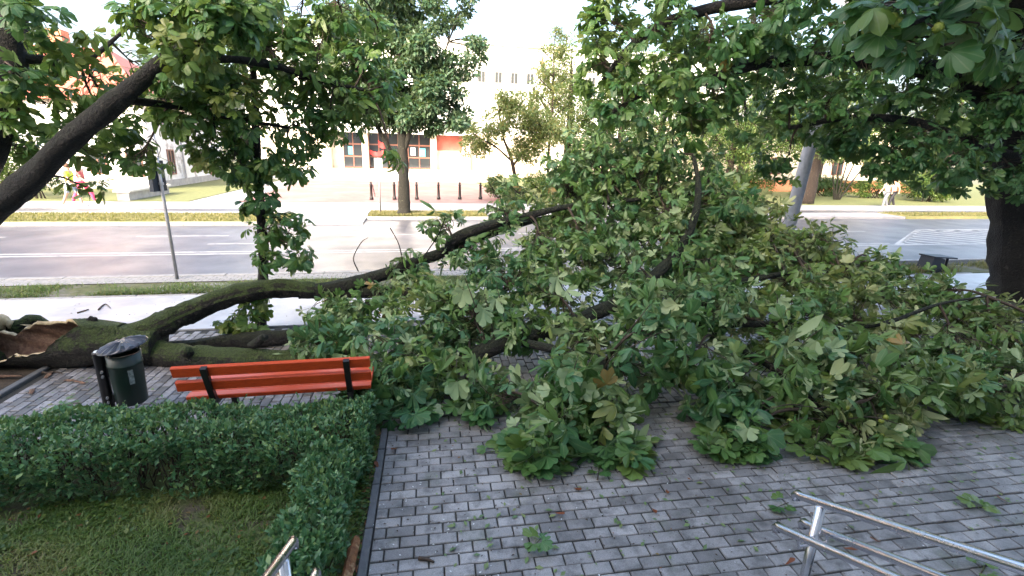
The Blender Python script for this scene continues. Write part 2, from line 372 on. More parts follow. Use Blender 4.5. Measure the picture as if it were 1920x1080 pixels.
# ------------------------------------------------------------------ chestnut leaves
def leaflet(L, droop, fold, curl, wide=1.0, bend=0.):
    ts = np.array([0, .22, .5, .72, .88, 1.]); w = np.array([.012, .075, .165, .215, .15, .0]) * 1.05 * wide
    zc = -droop * ts ** 1.7; yc = ts * (1 - .22 * min(1, abs(droop)) * ts)
    mid = np.stack([bend * ts ** 2, yc, zc], -1)
    V = list(mid); E = [0.] * 6; Fc = []
    for s in (-1, 1):
        b = len(V)
        for j in range(5):
            wv = w[j] * (1 + .12 * rng.normal())
            V.append(mid[j] + np.array([s * wv * math.cos(fold), 0, wv * math.sin(fold) - curl * (wv / .2) ** 2 * .05])); E.append(1.)
        for j in range(4):
            q = [j, j + 1, b + j + 1, b + j]
            q = q if s < 0 else q[::-1]
            Fc += [[q[0], q[1], q[2]], [q[0], q[2], q[3]]]
        q = [4, 5, b + 4]; Fc.append(q if s < 0 else q[::-1])
    return np.array(V) * L, np.array(Fc), np.array(E)
def compound(nl, droop, spread, jit):
    V, Fc, E, b = [], [], [], 0
    for i in range(nl):
        q = (i / (nl - 1) - .5) * 2
        a = q * spread + rng.normal(0, .07)
        L = (1 - .42 * abs(q) ** 1.6) * (1 + rng.normal(0, .05))
        if jit > 1 and rng.random() < .12: continue                   # torn off
        lv, lf, le = leaflet(L * (1 if jit < 1 else rng.uniform(.75, 1.1)), droop * (1 + rng.normal(0, .3 * jit)), .25 + rng.normal(0, .15 * max(1, jit)), rng.uniform(0, 1.5 * jit), rng.uniform(.92, 1.3), rng.normal(0, .06 * jit))
        rl = rng.normal(0, .3 * jit); c, s = math.cos(rl), math.sin(rl)
        lv = lv @ np.array([[c, 0, s], [0, 1, 0], [-s, 0, c]])
        c, s = math.cos(a), math.sin(a)
        lv = lv @ np.array([[c, -s, 0], [s, c, 0], [0, 0, 1]])      # turn about z; q > 0 goes to +x
        V.append(lv); Fc.append(lf + b); E.append(le); b += len(lv)
    pv = []                                                         # petiole behind the hub
    for y, z, r in ((0, 0, .018), (-.4, -.03, .014), (-.8, -.1, .02)):
        for k in range(3):
            t = 2 * math.pi * k / 3; pv.append((r * math.cos(t), y, z + r * math.sin(t)))
    pf = []
    for j in range(2):
        for k in range(3):
            a_, b_, c_, d_ = j * 3 + k, j * 3 + (k + 1) % 3, (j + 1) * 3 + (k + 1) % 3, (j + 1) * 3 + k
            pf += [[a_, b_, c_], [a_, c_, d_]]
    V.append(np.array(pv)); Fc.append(np.array(pf) + b); E.append(np.zeros(9))
    return np.vstack(V), np.vstack(Fc), np.concatenate(E)
def coarse(var, level):
    """a lighter copy of a compound leaf: per leaflet 16 vertices (6 midrib, 5 left, 5 right) thinned out"""
    v, f, e = var; nl = (len(v) - 9) // 16; V, Fc, E = [], [], []
    keep = [0, 2, 4, 5, 8, 10, 13, 15] if level == 1 else [0, 3, 5, 9, 14]
    tri = [[0, 1, 4], [1, 2, 5], [1, 5, 4], [2, 3, 5], [0, 6, 1], [1, 7, 2], [1, 6, 7], [2, 7, 3]] if level == 1 else [[0, 1, 3], [1, 2, 3], [0, 4, 1], [1, 4, 2]]
    for i in range(nl):
        V.append(v[i * 16 + np.array(keep)]); E.append(e[i * 16 + np.array(keep)]); Fc.append(np.array(tri) + i * len(keep))
    b = nl * len(keep); p = v[nl * 16:]
    V.append(p[[0, 1, 2, 6, 7, 8]]); E.append(np.zeros(6)); Fc.append(np.array([[0, 1, 4], [0, 4, 3], [1, 2, 5], [1, 5, 4], [2, 0, 3], [2, 3, 5]]) + b)
    return np.vstack(V), np.vstack(Fc), np.concatenate(E)
VAR_FRESH = [compound(n, d, sp, .8) for n, d, sp in ((7, .22, 1.75), (7, .34, 1.9), (5, .28, 1.35), (6, .42, 1.6), (7, .15, 1.8), (5, .5, 1.3), (7, .6, 1.6), (6, .3, 1.9), (7, .45, 1.7))]
VAR_WILT = [compound(int(rng.integers(5, 8)), rng.uniform(.25, 1.15), rng.uniform(1.0, 1.9), rng.uniform(1.1, 1.8)) for _ in range(22)]
VAR_FLAT = [compound(n, d, sp, .6) for n, d, sp in ((7, .06, 1.8), (5, .05, 1.4), (6, .08, 1.6))]
VARS = VAR_FRESH + VAR_WILT + VAR_FLAT
NF, NW = len(VAR_FRESH), len(VAR_WILT)
VARS1 = [coarse(v, 1) for v in VARS]; VARS2 = [coarse(v, 2) for v in VARS]
LEAVES = []        # dicts: tree, M (3x3), p, s, var, mat

def unit(v): return v / (np.linalg.norm(v) + 1e-9)
def add_leaf(tree, hub, d, nrm, s, mat, wilt, tint=.5):
    if mat == 'wilted' and wilt <= 1 and rng.random() < .16: nrm = -nrm          # turned over in the fall
    Y = unit(d); Z = nrm - Y * (nrm @ Y)
    Z = unit(Z if np.linalg.norm(Z) > .05 else np.cross(Y, [1, .3, .2])); X = np.cross(Y, Z)
    if wilt > 1: var = NF + NW + rng.integers(len(VAR_FLAT))
    elif rng.random() < wilt: var = NF + rng.integers(NW)
    else: var = rng.integers(NF)
    if wilt <= 1 and hub[2] < s * .85 and tree['ground'] and rng.random() < .6:
        hub = np.array([hub[0], hub[1], max(hub[2], .02 + .06 * rng.random())])
        var = NF + NW + rng.integers(len(VAR_FLAT)); Y = unit(np.array([d[0], d[1], .05])); Z = unit(np.array([rng.normal(0, .4), rng.normal(0, .4), 1.])); Z = unit(Z - Y * (Z @ Y)); X = np.cross(Y, Z)
    LEAVES.append(dict(t=tree, M=np.stack([X, Y, Z], 1), p=hub, s=s, v=int(var), m=mat, c=float(np.clip(rng.normal(tint, .17), 0, .93)) if rng.random() > .004 else 1.))
TWIGS = {}
def twig(tree, pts, r0, r1, n=4):
    S = spline(pts, 4); V, Q = tube_np(S, np.linspace(r0, r1, len(S)), n)
    TWIGS.setdefault(tree['name'], []).append((V, Q))
def clumps(tree, CL, limbs, tips=9, per=5, size=(.13, .19), mat='chestnut', wilt=.2, droop=.35, spread=1.0, up=1.0, br=.018, petiole=.8, rough=.35, far=None, olive=None, bias=(0, 0, 0)):
    """CL: (x, y, z, rx, rz[, density]) leaf clumps hung on the nearest of the limb points"""
    LP = np.vstack(limbs)[:, :3]
    for c in CL:
        ctr = np.array(c[:3]); rx, rz = c[3], c[4]; dens = c[5] if len(c) > 5 else 1.
        tint = rng.uniform(.05, .75) if olive is None else float(np.clip(rng.normal(olive(ctr), .18), .05, .9))
        dd = np.linalg.norm(LP - ctr, axis=1); a = LP[np.argmin(dd)]; dist = dd.min()
        mid = (a + ctr) / 2 + rng.normal(0, .08, 3) * max(.3, dist) + np.array([0, 0, .12 * dist])
        if dist > .1: twig(tree, [a, mid, ctr], min(br * (1 + .5 * dist), .045), .008, 5)
        for k in range(max(2, int(round(tips * dens * (1. if far is None or ctr[1] < far[0] else far[2]))))):
            q = rng.normal(0, 1, 3); q /= np.linalg.norm(q); q *= rng.random() ** .45
            tip = ctr + q * np.array([rx, rx * spread, rz])
            if tree['ground']: tip[2] = max(tip[2], .05)
            w = rng.uniform(.45, 1.); base = a * (1 - w) ** 2 + 2 * mid * w * (1 - w) + ctr * w * w
            tdir = unit(tip - base + np.array([0, 0, .1]))
            twig(tree, [base, (base + tip) / 2 + rng.normal(0, .05, 3), tip], .007, .004, 3)
            out = unit(tip - ctr + 1e-3)
            e1 = unit(np.cross(tdir, [.3, .2, 1])); e2 = np.cross(tdir, e1); ph = rng.uniform(0, 6.28)
            m = max(2, per + rng.integers(-1, 2))
            for i in range(m):
                al = rng.uniform(.5, 1.25); az = ph + 6.28 * i / m + rng.normal(0, .3)
                d = tdir * math.cos(al) + (e1 * math.cos(az) + e2 * math.sin(az)) * math.sin(al)
                d = unit(d + np.array([0, 0, -droop * rng.uniform(.4, 1.5)]))
                s = rng.uniform(*size) * (1. if far is None or ctr[1] < far[0] else far[1])
                hub = tip + d * s * petiole
                nrm = unit(np.array([0, 0, up]) + .5 * out + .55 * tdir + np.array(bias) + rng.normal(0, rough, 3))
                if d[2] < -.6: nrm = unit(nrm + out * .8)
                add_leaf(tree, hub, unit(d + np.array([0, 0, -droop * .5])), nrm, s, mat, wilt, tint)
def new_tree(name, loc, label, cat, ground=False, group=None):
    return dict(name=label, ground=ground, root=thing(name, loc, label, cat, group))
def finish_leaves():
    """the 300 leaves of a tree that show largest become leaf objects, the rest one mass"""
    P = np.array([l['p'] for l in LEAVES]); S = np.array([l['s'] for l in LEAVES])
    px, py, dz = project(P + 0); size = S * F_PX / np.maximum(dz, .3)
    inside = (px > -20) & (px < 1940) & (py > -20) & (py < 1100) & (dz > .5)
    cell = 10; W, Hh = 192, 108; zb = np.full((Hh, W), 1e9)
    for i in np.argsort(dz):
        if not inside[i]: continue
        r = max(1, int(size[i] * .45 / cell)); cx, cy = int(px[i] // cell), int(py[i] // cell)
        y0, y1, x0, x1 = max(0, cy - r), min(Hh, cy + r + 1), max(0, cx - r), min(W, cx + r + 1)
        if y0 < y1 and x0 < x1: zb[y0:y1, x0:x1] = np.minimum(zb[y0:y1, x0:x1], dz[i])
    cx = np.clip(px // cell, 0, W - 1).astype(int); cy = np.clip(py // cell, 0, Hh - 1).astype(int)
    vis = inside & (dz < zb[cy, cx] + .25)
    score = np.where(vis, size, 0)
    meshes = {}
    trees = {}
    for i, l in enumerate(LEAVES): trees.setdefault(l['t']['name'], []).append(i)
    for tn, idx in trees.items():
        idx = np.array(idx); tree = LEAVES[idx[0]]['t']; root = tree['root']
        order = idx[np.argsort(-score[idx])]
        own = [i for i in order[:300] if score[i] > 9]; rest = np.setdiff1d(idx, own)
        for i in own:
            l = LEAVES[i]; key = (l['v'], l['m'])
            if key not in meshes:
                v, f, e = VARS[l['v']]
                meshes[key] = raw_mesh('leaf', v, f, l['m'], True, None, {'rnd': np.zeros(len(v)), 'edge': e})
            o = bpy.data.objects.new('leaf', meshes[key]); COL.objects.link(o); o.parent = root
            M = Matrix([[*(l['M'][r] * l['s']), l['p'][r]] for r in range(3)] + [[0, 0, 0, 1]])
            o.matrix_parent_inverse = ROOTM[root.name].inverted(); o.matrix_basis = M; o.color = (l['c'], 0, 0, 1)
        mass = {}
        for i in rest: mass.setdefault(LEAVES[i]['m'], []).append(i)
        for mt, ii in mass.items():
            Vs, Fs, Rs, Es, b = [], [], [], [], 0
            for i in ii:
                l = LEAVES[i]; v, f, e = (VARS2 if not inside[i] else VARS if size[i] > 36 else VARS1)[l['v']]
                w = v @ (l['M'] * l['s']).T + l['p']
                if tree['ground']: w[:, 2] = np.maximum(w[:, 2], .008)
                Vs.append(w); Fs.append(f + b); b += len(v); Rs.append(np.full(len(v), l['c'])); Es.append(e)
            link('leaf_mass', raw_mesh('leaf_mass', np.vstack(Vs), np.vstack(Fs), mt, True, None, {'rnd': np.concatenate(Rs), 'edge': np.concatenate(Es)}), root, kind='stuff')
        if tn in TWIGS:
            b, Vs, Qs = 0, [], []
            for V, Q in TWIGS[tn]: Vs.append(V); Qs.append(Q + b); b += len(V)
            link('twigs', raw_mesh('twigs', np.vstack(Vs), np.vstack(Qs), 'twig', True), root, kind='stuff')

# ------------------------------------------------------------------ small-leaf foliage (diamond leaves folded on the midrib)
def small_leaves(P, D, N, size, ratio=.45):
    """P centre, D direction, N normal: arrays -> verts, tris, rnd"""
    n = len(P); D = D / np.linalg.norm(D, axis=1)[:, None]
    X = np.cross(D, N); X /= np.linalg.norm(X, axis=1)[:, None] + 1e-9; Z = np.cross(X, D)
    s = (size if np.ndim(size) else np.full(n, size))[:, None]
    a = P; b = P + D * s; l = P + D * s * .5 - X * s * ratio * .5 + Z * s * .08; r = P + D * s * .5 + X * s * ratio * .5 + Z * s * .08
    V = np.stack([a, r, b, l], 1).reshape(-1, 3); i = np.arange(n)[:, None] * 4
    Fc = np.concatenate([i + np.array([[0, 1, 2]]), i + np.array([[0, 2, 3]])], 0)
    return V, Fc, np.repeat(rng.random(n), 4)
def cloud(CL, n, size, shell=.5, updown=.4):
    """random leaves in a set of ellipsoids (x,y,z,rx,ry,rz)"""
    CL = np.array(CL, float); vol = (CL[:, 3] * CL[:, 4] * CL[:, 5]) ** .75
    k = rng.choice(len(CL), n, p=vol / vol.sum()); q = rng.normal(0, 1, (n, 3)); q /= np.linalg.norm(q, axis=1)[:, None]
    q *= (rng.random(n) ** shell)[:, None]
    P = CL[k, :3] + q * CL[k, 3:6] * (1 + rng.normal(0, .08, (n, 1)))
    D = q + rng.normal(0, .6, (n, 3)) + np.array([0, 0, -updown]); N = rng.normal(0, .5, (n, 3)) + np.array([0, 0, .7]) + q * .5
    return small_leaves(P, D, N, size * rng.uniform(.7, 1.3, n))
def simple_tree(name, loc, label, cat, trunk_pts, limbs, CL, n, size, lmat, bmat, group=None, shell=.5, sprays=0):
    root = thing(name, loc, label, cat, group)
    o, S = limb('trunk', trunk_pts, bmat, root, 12)
    for lp in limbs: limb('limb', lp, bmat, root, 8, 5)
    # each big ellipsoid becomes many small clumps so that gaps stay between them
    sub = []
    for c in CL:
        for _ in range(int(14 * max(1, c[3]))):
            q = rng.normal(0, 1, 3); q /= np.linalg.norm(q); q *= rng.random() ** .4
            r = rng.uniform(.22, .42) * min(c[3], 1.4)
            sub.append((c[0] + q[0] * c[3], c[1] + q[1] * c[4], c[2] + q[2] * c[5], r, r, r * .7))
    V, Fc, rd = cloud(sub, n, size, shell)
    link('crown', raw_mesh('crown', V, Fc, lmat, False, None, {'rnd': rd}), root, kind='stuff')
    # thin twigs into the clumps
    mb = []; b = 0; Vs = []; Qs = []
    LP = np.vstack([S] + [spline(l, 5) for l in limbs])[:, :3]
    for c in sub[::2]:
        c = np.array(c[:3]); a = LP[np.argmin(np.linalg.norm(LP - c, axis=1))]
        v, q = tube_np(spline([a, (a + c) / 2 + np.array([0, 0, .1]), c], 3), np.linspace(.03, .008, 7), 3); Vs.append(v); Qs.append(q + b); b += len(v)
    link('twigs', raw_mesh('twigs', np.vstack(Vs), np.vstack(Qs), bmat, True), root, kind='stuff')
    return root
def blades(area_pts, h, w, lean=.5, kinked=True):
    P = np.asarray(area_pts, float); n = len(P)
    a = rng.uniform(0, 6.28, n); dx = np.stack([np.cos(a), np.sin(a), 0 * a], -1)
    l = rng.uniform(0, lean, n)[:, None] * np.stack([-np.sin(a), np.cos(a), 0 * a], -1)
    hh = (h * rng.uniform(.5, 1.4, n))[:, None]; up = np.array([[0, 0, 1.]])
    m = P + (up * .6 + l * .45) * hh; t = P + (up * .85 + l * 1.3) * hh
    V = np.stack([P - dx * w, P + dx * w, m + dx * w * .8, m - dx * w * .8, t], 1).reshape(-1, 3); i = np.arange(n)[:, None] * 5
    Fc = np.concatenate([i + np.array([[0, 1, 2]]), i + np.array([[0, 2, 3]]), i + np.array([[3, 2, 4]])], 0)
    return V, Fc, np.repeat(rng.random(n), 5)
def patches(P, sc, thr):
    """keep points where a cheap sum of sines is over thr: uneven patches"""
    x, y = P[:, 0] * sc, P[:, 1] * sc
    f = np.sin(x * 1.3 + 2 * np.sin(y * .7)) + np.sin(y * 1.7 + 1.5 * np.sin(x * .9 + 1)) + .6 * np.sin(x * 3.1 + y * 2.3)
    return P[f + rng.normal(0, .5, len(P)) > thr]

# ================================================================== THE SETTING
def sheet(name, fn, u0, u1, v0, v1, z0, z1, mat, **kw):
    return MB().box(fn, u0, u1, v0, v1, z0, z1).build(name, mat, kind='structure', **kw)
MB().add([(-600, -600, -.16), (600, -600, -.16), (600, 600, -.16), (-600, 600, -.16)], [[0, 1, 2, 3]]).build('ground', 'ground', kind='structure')
road = sheet('road', st, -90, 110, 11.26, 20.6, -.158, -.10, 'asphalt')
# near side
plaza = MB().poly([pl(-.455, -4)[:2], pl(14, -4)[:2], pl(14, 4.636)[:2], pl(-.455, 4.636)[:2]], -.158, -.012).build('plaza_pavement', 'joint', kind='structure')
prom = MB().poly([pl(-4.62, 4.64)[:2], pl(14, 4.64)[:2], st(14, 7.68)[:2], st(-4.42, 7.68)[:2]], -.157, -.012).build('promenade_pavement', 'joint', kind='structure')
lawn = MB().poly([pl(-9, -4)[:2], pl(-.525, -4)[:2], pl(-.525, 4.632)[:2], pl(-9, 4.632)[:2]], -.157, -.012).build('lawn', 'lawn_soil', kind='structure')
MB().poly([pl(-12, 4.64)[:2], pl(-4.72, 4.64)[:2], st(-4.52, 7.68)[:2], st(-12, 7.68)[:2]], -.156, -.02).build('tree_pit', 'soil', kind='structure')
sheet('cycle_path', st, -60, 60, 7.72, 9.62, -.157, .0, 'path_mat')
sheet('near_verge', st, -60, 60, 9.70, 10.58, -.157, -.006, 'verge_soil')
gut = sheet('gutter_strip', st, -60, 60, 10.62, 11.08, -.157, -.002, 'joint')
# edging kerbs (stones about a metre long, each its own piece)
def kerb_row(name, fn, along, a0, a1, c0, c1, z0, z1, mat, step=1.0, bev=.012, vertical=False):
    root = sheet(name, fn, *((a0, a1, c0 + .01, c1 - .01) if along == 'u' else (c0 + .01, c1 - .01, a0, a1)), z0, z1 - .02, 'joint')
    k = 0; ln = step - .012
    mb = MB(); idf = lambda u, v, z: (u, v, z)
    if along == 'u': mb.box(idf, -ln / 2, ln / 2, -(c1 - c0) / 2, (c1 - c0) / 2, z0 - z1 + .004, 0, 0, bev)
    else: mb.box(idf, -(c1 - c0) / 2, (c1 - c0) / 2, -ln / 2, ln / 2, z0 - z1 + .004, 0, 0, bev)
    me = raw_mesh('kerb_stone', mb.V, mb.F, mat)
    a = a0 + step / 2
    while a < a1:
        p = fn(a, (c0 + c1) / 2, z1 + rng.normal(0, .002)) if along == 'u' else fn((c0 + c1) / 2, a, z1 + rng.normal(0, .002))
        o = link('kerb_stone', me, None, loc=p, rotz=(A_ST if fn is st else A_PL) + rng.normal(0, .002)); o.parent = root
        a += step
    return root
kerb_row('near_kerb', st, 'u', -14, 22, 11.09, 11.25, -.158, .015, 'kerb')
kerb_row('far_kerb', st, 'u', -22, -4.6, 19.05, 19.22, -.158, .015, 'kerb')
kerb_row('far_bay_kerb', st, 'u', -1.9, 3.1, 20.52, 20.68, -.158, .015, 'kerb')
kerb_row('plaza_edging', pl, 'v', .6, 4.6, -.52, -.46, -.158, .012, 'edging', .5, .006)
kerb_row('pit_edging', pl, 'v', 4.7, 7.2, -4.71, -4.63, -.158, .03, 'edging', .9, .008)
kerb_row('path_edging_near', st, 'u', -8, 10, 7.685, 7.718, -.158, .008, 'kerb')
kerb_row('path_edging_far', st, 'u', -12, 14, 9.625, 9.695, -.158, .012, 'kerb')
# far side
sheet('far_verge', st, -60, -4.7, 19.23, 21.6, -.158, .02, 'dry_lawn')
sheet('far_verge_right', st, 24.8, 60, 20.7, 22.4, -.158, .02, 'dry_lawn')
sheet('driveway', st, -4.68, -1.92, 19.2, 21.6, -.159, -.03, 'far_walk')
sheet('island_verge', st, -1.9, 3.1, 20.69, 22.35, -.158, .015, 'lawn_soil')
sheet('far_cycle_path', st, -60, 60, 22.42, 23.35, -.158, .0, 'asphalt')
sheet('far_pavement_left', st, -60, -1.95, 21.64, 22.40, -.158, -.004, 'far_walk')
sheet('far_pavement', st, -60, 60, 23.4, 26.1, -.158, .01, 'far_walk')
sheet('far_pavement_right', st, 3.15, 24.7, 20.7, 22.4, -.158, -.004, 'far_walk')
sheet('far_lawn_left', st, -60, -10.6, 26.15, 60, -.158, .03, 'far_lawn')
sheet('far_walkway', st, -10.55, -8.6, 26.15, 44, -.158, .012, 'far_walk')
sheet('red_square', st, -8.55, 5.4, 26.15, 44, -.158, .015, 'red_paving')
sheet('far_lawn_right', st, 5.45, 90, 26.15, 53, -.158, .03, 'far_lawn')
# terrace with steps up to the building
mb = MB()
for i in range(4): mb.box(st, -12.5 + i * .003, 6.6 - i * .003, 44.05 + i * .42, 60, -.15 + (i > 0) * .001, .15 * (i + 1))
mb.build('entrance_terrace', 'terrace', kind='structure')
# road markings
def marking(u0, u1, v0, v1, uv=None):
    mb = MB(); pts = uv or [(u0, v0), (u1, v0), (u1, v1), (u0, v1)]
    mb.add([st(u, v, -.096) for u, v in pts], [list(range(len(pts)))])
    o = mb.build('lane_marking', 'paint'); o.parent = road
marking(-60, 16.5, 13.84, 13.97); marking(-60, 16.5, 14.12, 14.25)
for u in np.arange(-28, 22, 6.0): marking(u + 1.6, u + 4.2, 16.75, 16.87)
for u in (-5.9,): marking(u, u + 1.6, 15.32, 15.44)
for u in (-3.3, 1.2, 5.7, 10.2, 14.7): marking(u, u + 2.0, 17.3, 17.42)
marking(0, 0, 0, 0, [(16.5, 13.84), (16.5, 14.0), (60, 14.0), (60, 13.84)])
marking(0, 0, 0, 0, [(16.5, 14.02), (21.2, 17.2), (60, 17.2), (60, 17.05), (21.3, 17.05), (16.9, 14.02)])
for k in range(24):                                                 # hatching: stripes at 45 degrees
    u0 = 17.5 + k * 1.0; q = []
    for uu in (u0, u0 + .34):
        v = min(17.03, (14.02 + .7067 * (uu - 2.64)) / 1.7067); q.append((uu - (v - 14.06), v))
    marking(0, 0, 0, 0, [(u0, 14.06), (u0 + .34, 14.06), q[1], q[0]])

# ------------------------------------------------------------------ paving bricks
def brick_mesh(lx, ly, h=.06, bev=.005):
    mb = MB().box(lambda u, v, z: (u, v, z), -lx / 2, lx / 2, -ly / 2, ly / 2, -h, 0, 0, bev); return mb
def lay(root, spots, mat, along_v):
    """spots: (x, y, length, ang, z)"""
    sp = np.array([[q[0], q[1], q[4]] for q in spots]); px, py, dz = project(sp)
    ins = (px > -30) & (px < 1950) & (py > 330) & (py < 1110) & (dz > .3)
    sc = np.where(ins, 1 / np.maximum(np.hypot(sp[:, 0], sp[:, 1]), .3), 0)
    order = np.argsort(-sc); own = set(order[:300].tolist()); cache = {}; big = MB(); rd = []
    for i, (x, y, L, a, z) in enumerate(spots):
        key = round(L, 3)
        if i in own and sc[i] > 0:
            if key not in cache:
                b = brick_mesh(L, .0925); cache[key] = raw_mesh('brick', b.V, b.F, mat, False, None, {'rnd': np.zeros(len(b.V))})
            o = bpy.data.objects.new('brick', cache[key]); COL.objects.link(o); o.location = (x, y, z)
            o.rotation_euler = (rng.normal(0, .006), rng.normal(0, .004), a + rng.normal(0, .006)); o.parent = root
        elif sc[i] > 0 or (px[i] > -300 and px[i] < 2200 and py[i] < 1300):
            b = brick_mesh(L, .0925); c, s = math.cos(a), math.sin(a)
            big.add([(x + u * c - v * s, y + u * s + v * c, z + w) for u, v, w in b.V], b.F); rd += [rng.random()] * len(b.V)
    o = link('brick', raw_mesh('brick_rest', big.V, big.F, mat, False, None, {'rnd': np.array(rd)}), None, kind='stuff'); o.parent = root
spots = []
PB, PH = .205, .1025
for k in range(-24, 8):
    v = 3.867 + k * PH; off = .047 + (.1025 if k % 2 else 0)
    for n in range(-6, 60):
        u0, u1 = off + n * PB, off + (n + 1) * PB
        u0 = max(u0, -.455)
        if u1 - u0 < .05 or u0 > 8: continue
        x, y, _ = pl((u0 + u1) / 2, v); spots.append((x, y, round(u1 - u0 - .011, 3), A_PL, rng.normal(0, .0026)))
lay(plaza, spots, 'paver', False)
spots = []
for n in range(-46, 95):
    u = n * PH + .03
    if u < -4.58: continue
    for k in range(0, 18):
        v0 = 4.645 + (k - (.5 if n % 2 else 0)) * PB; v1 = v0 + PB; v0 = max(v0, 4.645)
        if v1 - v0 < .05: continue
        x, y, _ = pl(u, (v0 + v1) / 2)
        if inv(A_ST, x, y)[1] > 7.57: continue
        spots.append((x, y, round(v1 - v0 - .019, 3), A_PL + math.pi / 2, rng.normal(0, .0016)))
lay(prom, spots, 'paver2', True)
# gutter setts
sb = MB().box(lambda u, v, z: (u, v, z), -.095, .095, -.046, .046, -.05, 0, 0, .005); sm = raw_mesh('sett', sb.V, sb.F, 'kerb')
big = MB()
for r in range(4):
    for n in range(110):
        u = -14 + n * .2 + (.1 if r % 2 else 0); v = 10.68 + r * .112
        big.add([st(u + q[0], v + q[1], .004 + q[2]) for q in sb.V], sb.F)
o = big.build('sett', 'kerb', kind='stuff'); o.parent = gut

# ------------------------------------------------------------------ steps the viewer stands on; unseen building behind, shaped to shade the scene
mb = MB()
for i in range(7): mb.box(st, -.78 + i * .002, 2.22 - i * .002, -1.6, 1.62 - i * .32, -.05 + i * .001, .155 * (i + 1))
mb.build('entrance_steps', 'grey_stone', kind='structure')
mb = MB().box(st, -45, 45, -9, -1.7, -.15, 10.0); mb.box(st, -5, 13, -9.5, -1.69, 9.9, 14.5)  # unseen mass behind the viewer; raised middle block added to shade the right crown
mb.build('shading_building', 'white_wall', kind='structure')
# ================================================================== BUILDINGS ACROSS THE STREET
def window(root, u0, u1, v, z0, z1, frame='brown_frame', side=False, fr_w=.07, mull=1):
    """a window on the face v = const (or u = const): frame proud of the wall, pane a sub-part"""
    fn = st if not side else (lambda a, b, z: st(v + (b - v) * -1, a, z))
    mb = MB()
    if side:
        bx = lambda a0, a1, zz0, zz1, d0, d1: mb.box(st, v + d0, v + d1, a0, a1, zz0, zz1)
    else:
        bx = lambda a0, a1, zz0, zz1, d0, d1: mb.box(st, a0, a1, v - d1, v - d0, zz0, zz1)
    bx(u0, u0 + fr_w, z0, z1, -.02, .05); bx(u1 - fr_w, u1, z0, z1, -.02, .05)
    bx(u0 + fr_w, u1 - fr_w, z0, z0 + fr_w, -.02, .05); bx(u0 + fr_w, u1 - fr_w, z1 - fr_w, z1, -.02, .05)
    for i in range(mull):
        c = u0 + (u1 - u0) * (i + 1) / (mull + 1); bx(c - .03, c + .03, z0 + fr_w, z1 - fr_w, -.02, .045)
    w = mb.build('window', frame, root)
    mb = MB(); bx(u0 + .02, u1 - .02, z0 + .02, z1 - .02, -.03, .02)
    p = mb.build('pane', 'glass', None); p.parent = w; p.matrix_parent_inverse = Matrix.Identity(4)
    if root is not None: p.matrix_parent_inverse = ROOTM[root.name].inverted() if False else Matrix.Identity(4)
    return w
def sub(o, part):
    """make o a sub-part of a part whose own transform is identity in world space"""
    o.parent = part; o.matrix_parent_inverse = Matrix.Identity(4); return o

def P0(name, label, cat, group=None):
    """a thing whose parts are modelled in world coordinates (base at the origin of the street frame)"""
    return thing(name, (0, 0, 0), label, cat, group)

hall = thing('public_hall', st(-1.4, 55, .6), 'white multi-storey public hall with glazed brown-framed entrance across the street', 'building')
# upper storeys stand on pillars over the entrance
mb = MB(); mb.box(st, -16, 46, 55.02, 72, 4.45, 13.3)
mb.build('upper_storeys', 'white_wall', hall)
mb = MB(); mb.box(st, -16.3, 46.3, 54.7, 72.3, 13.3, 13.6); mb.build('roof_edge', 'white_wall', hall)
mb = MB(); mb.box(st, -9.2, 6.5, 53.0, 55.0, 4.2, 4.7); mb.build('canopy', 'white_wall', hall)
mb = MB(); mb.box(st, 6.2, 46, 55.03, 71.9, -.1, 4.44); mb.box(st, -16, -8.8, 55.03, 71.9, -.1, 4.44); mb.build('ground_floor_wall', 'cream', hall)
mb = MB(); mb.box(st, -8.79, 6.19, 60, 60.3, .6, 4.44); mb.build('lobby_wall', 'cream', hall)
for u0, u1 in ((-8.79, -8.2), (-5.1, -4.5), (1.9, 2.5), (5.3, 6.06)):
    MB().box(st, u0, u1, 54.2, 55.9, .6, 4.44).build('pillar', 'cream', hall)
MB().box(st, -8.19, -7.1, 55.4, 55.7, .6, 4.44).build('wall_panel', 'cream', hall)
MB().box(st, 2.51, 5.29, 55.3, 55.6, .6, 2.6).build('wall_panel', 'cream', hall)
MB().box(st, 2.51, 5.29, 55.3, 55.6, 2.602, 4.44).build('wall_panel', 'red_panel', hall, label='red-brown panel above cream wall')
for u0, u1, n in ((-7.09, -5.11, 2), (-4.49, -.5, 4), (-.48, 1.89, 2)):
    mb = MB()
    w = (u1 - u0) / n
    for i in range(n + 1): mb.box(st, u0 + i * w - .05 * (i > 0), u0 + i * w + .05 * (i < n), 55.35, 55.5, .6, 4.44)
    for z in (.62, 1.75, 3.0): mb.box(st, u0 + .05, u1 - .05, 55.36, 55.49, z, z + .14)
    d = mb.build('glazed_screen', 'brown_frame', hall)
    for i in range(n):
        for z0, z1 in ((.76, 1.75), (1.89, 3.0), (3.14, 4.44)):
            o = MB().box(st, u0 + i * w + .05, u0 + (i + 1) * w - .05, 55.40, 55.44, z0, z1).build('pane', 'glass'); sub_ok = o; adopt(o, hall); o.parent = d; o.matrix_parent_inverse = Matrix.Identity(4)
for u, z, w, h, mt in ((-6.6, 2.0, .45, .8, 'poster'), (.75, 1.95, .6, .85, 'poster'), (-.2, 2.05, .5, .8, 'paper')):
    MB().box(st, u, u + w, 55.30, 55.345, z, z + h).build('poster', mt, hall)
MB().box(st, .9, 1.2, 55.28, 55.298, 2.2, 2.6).build('poster', 'paper', hall)
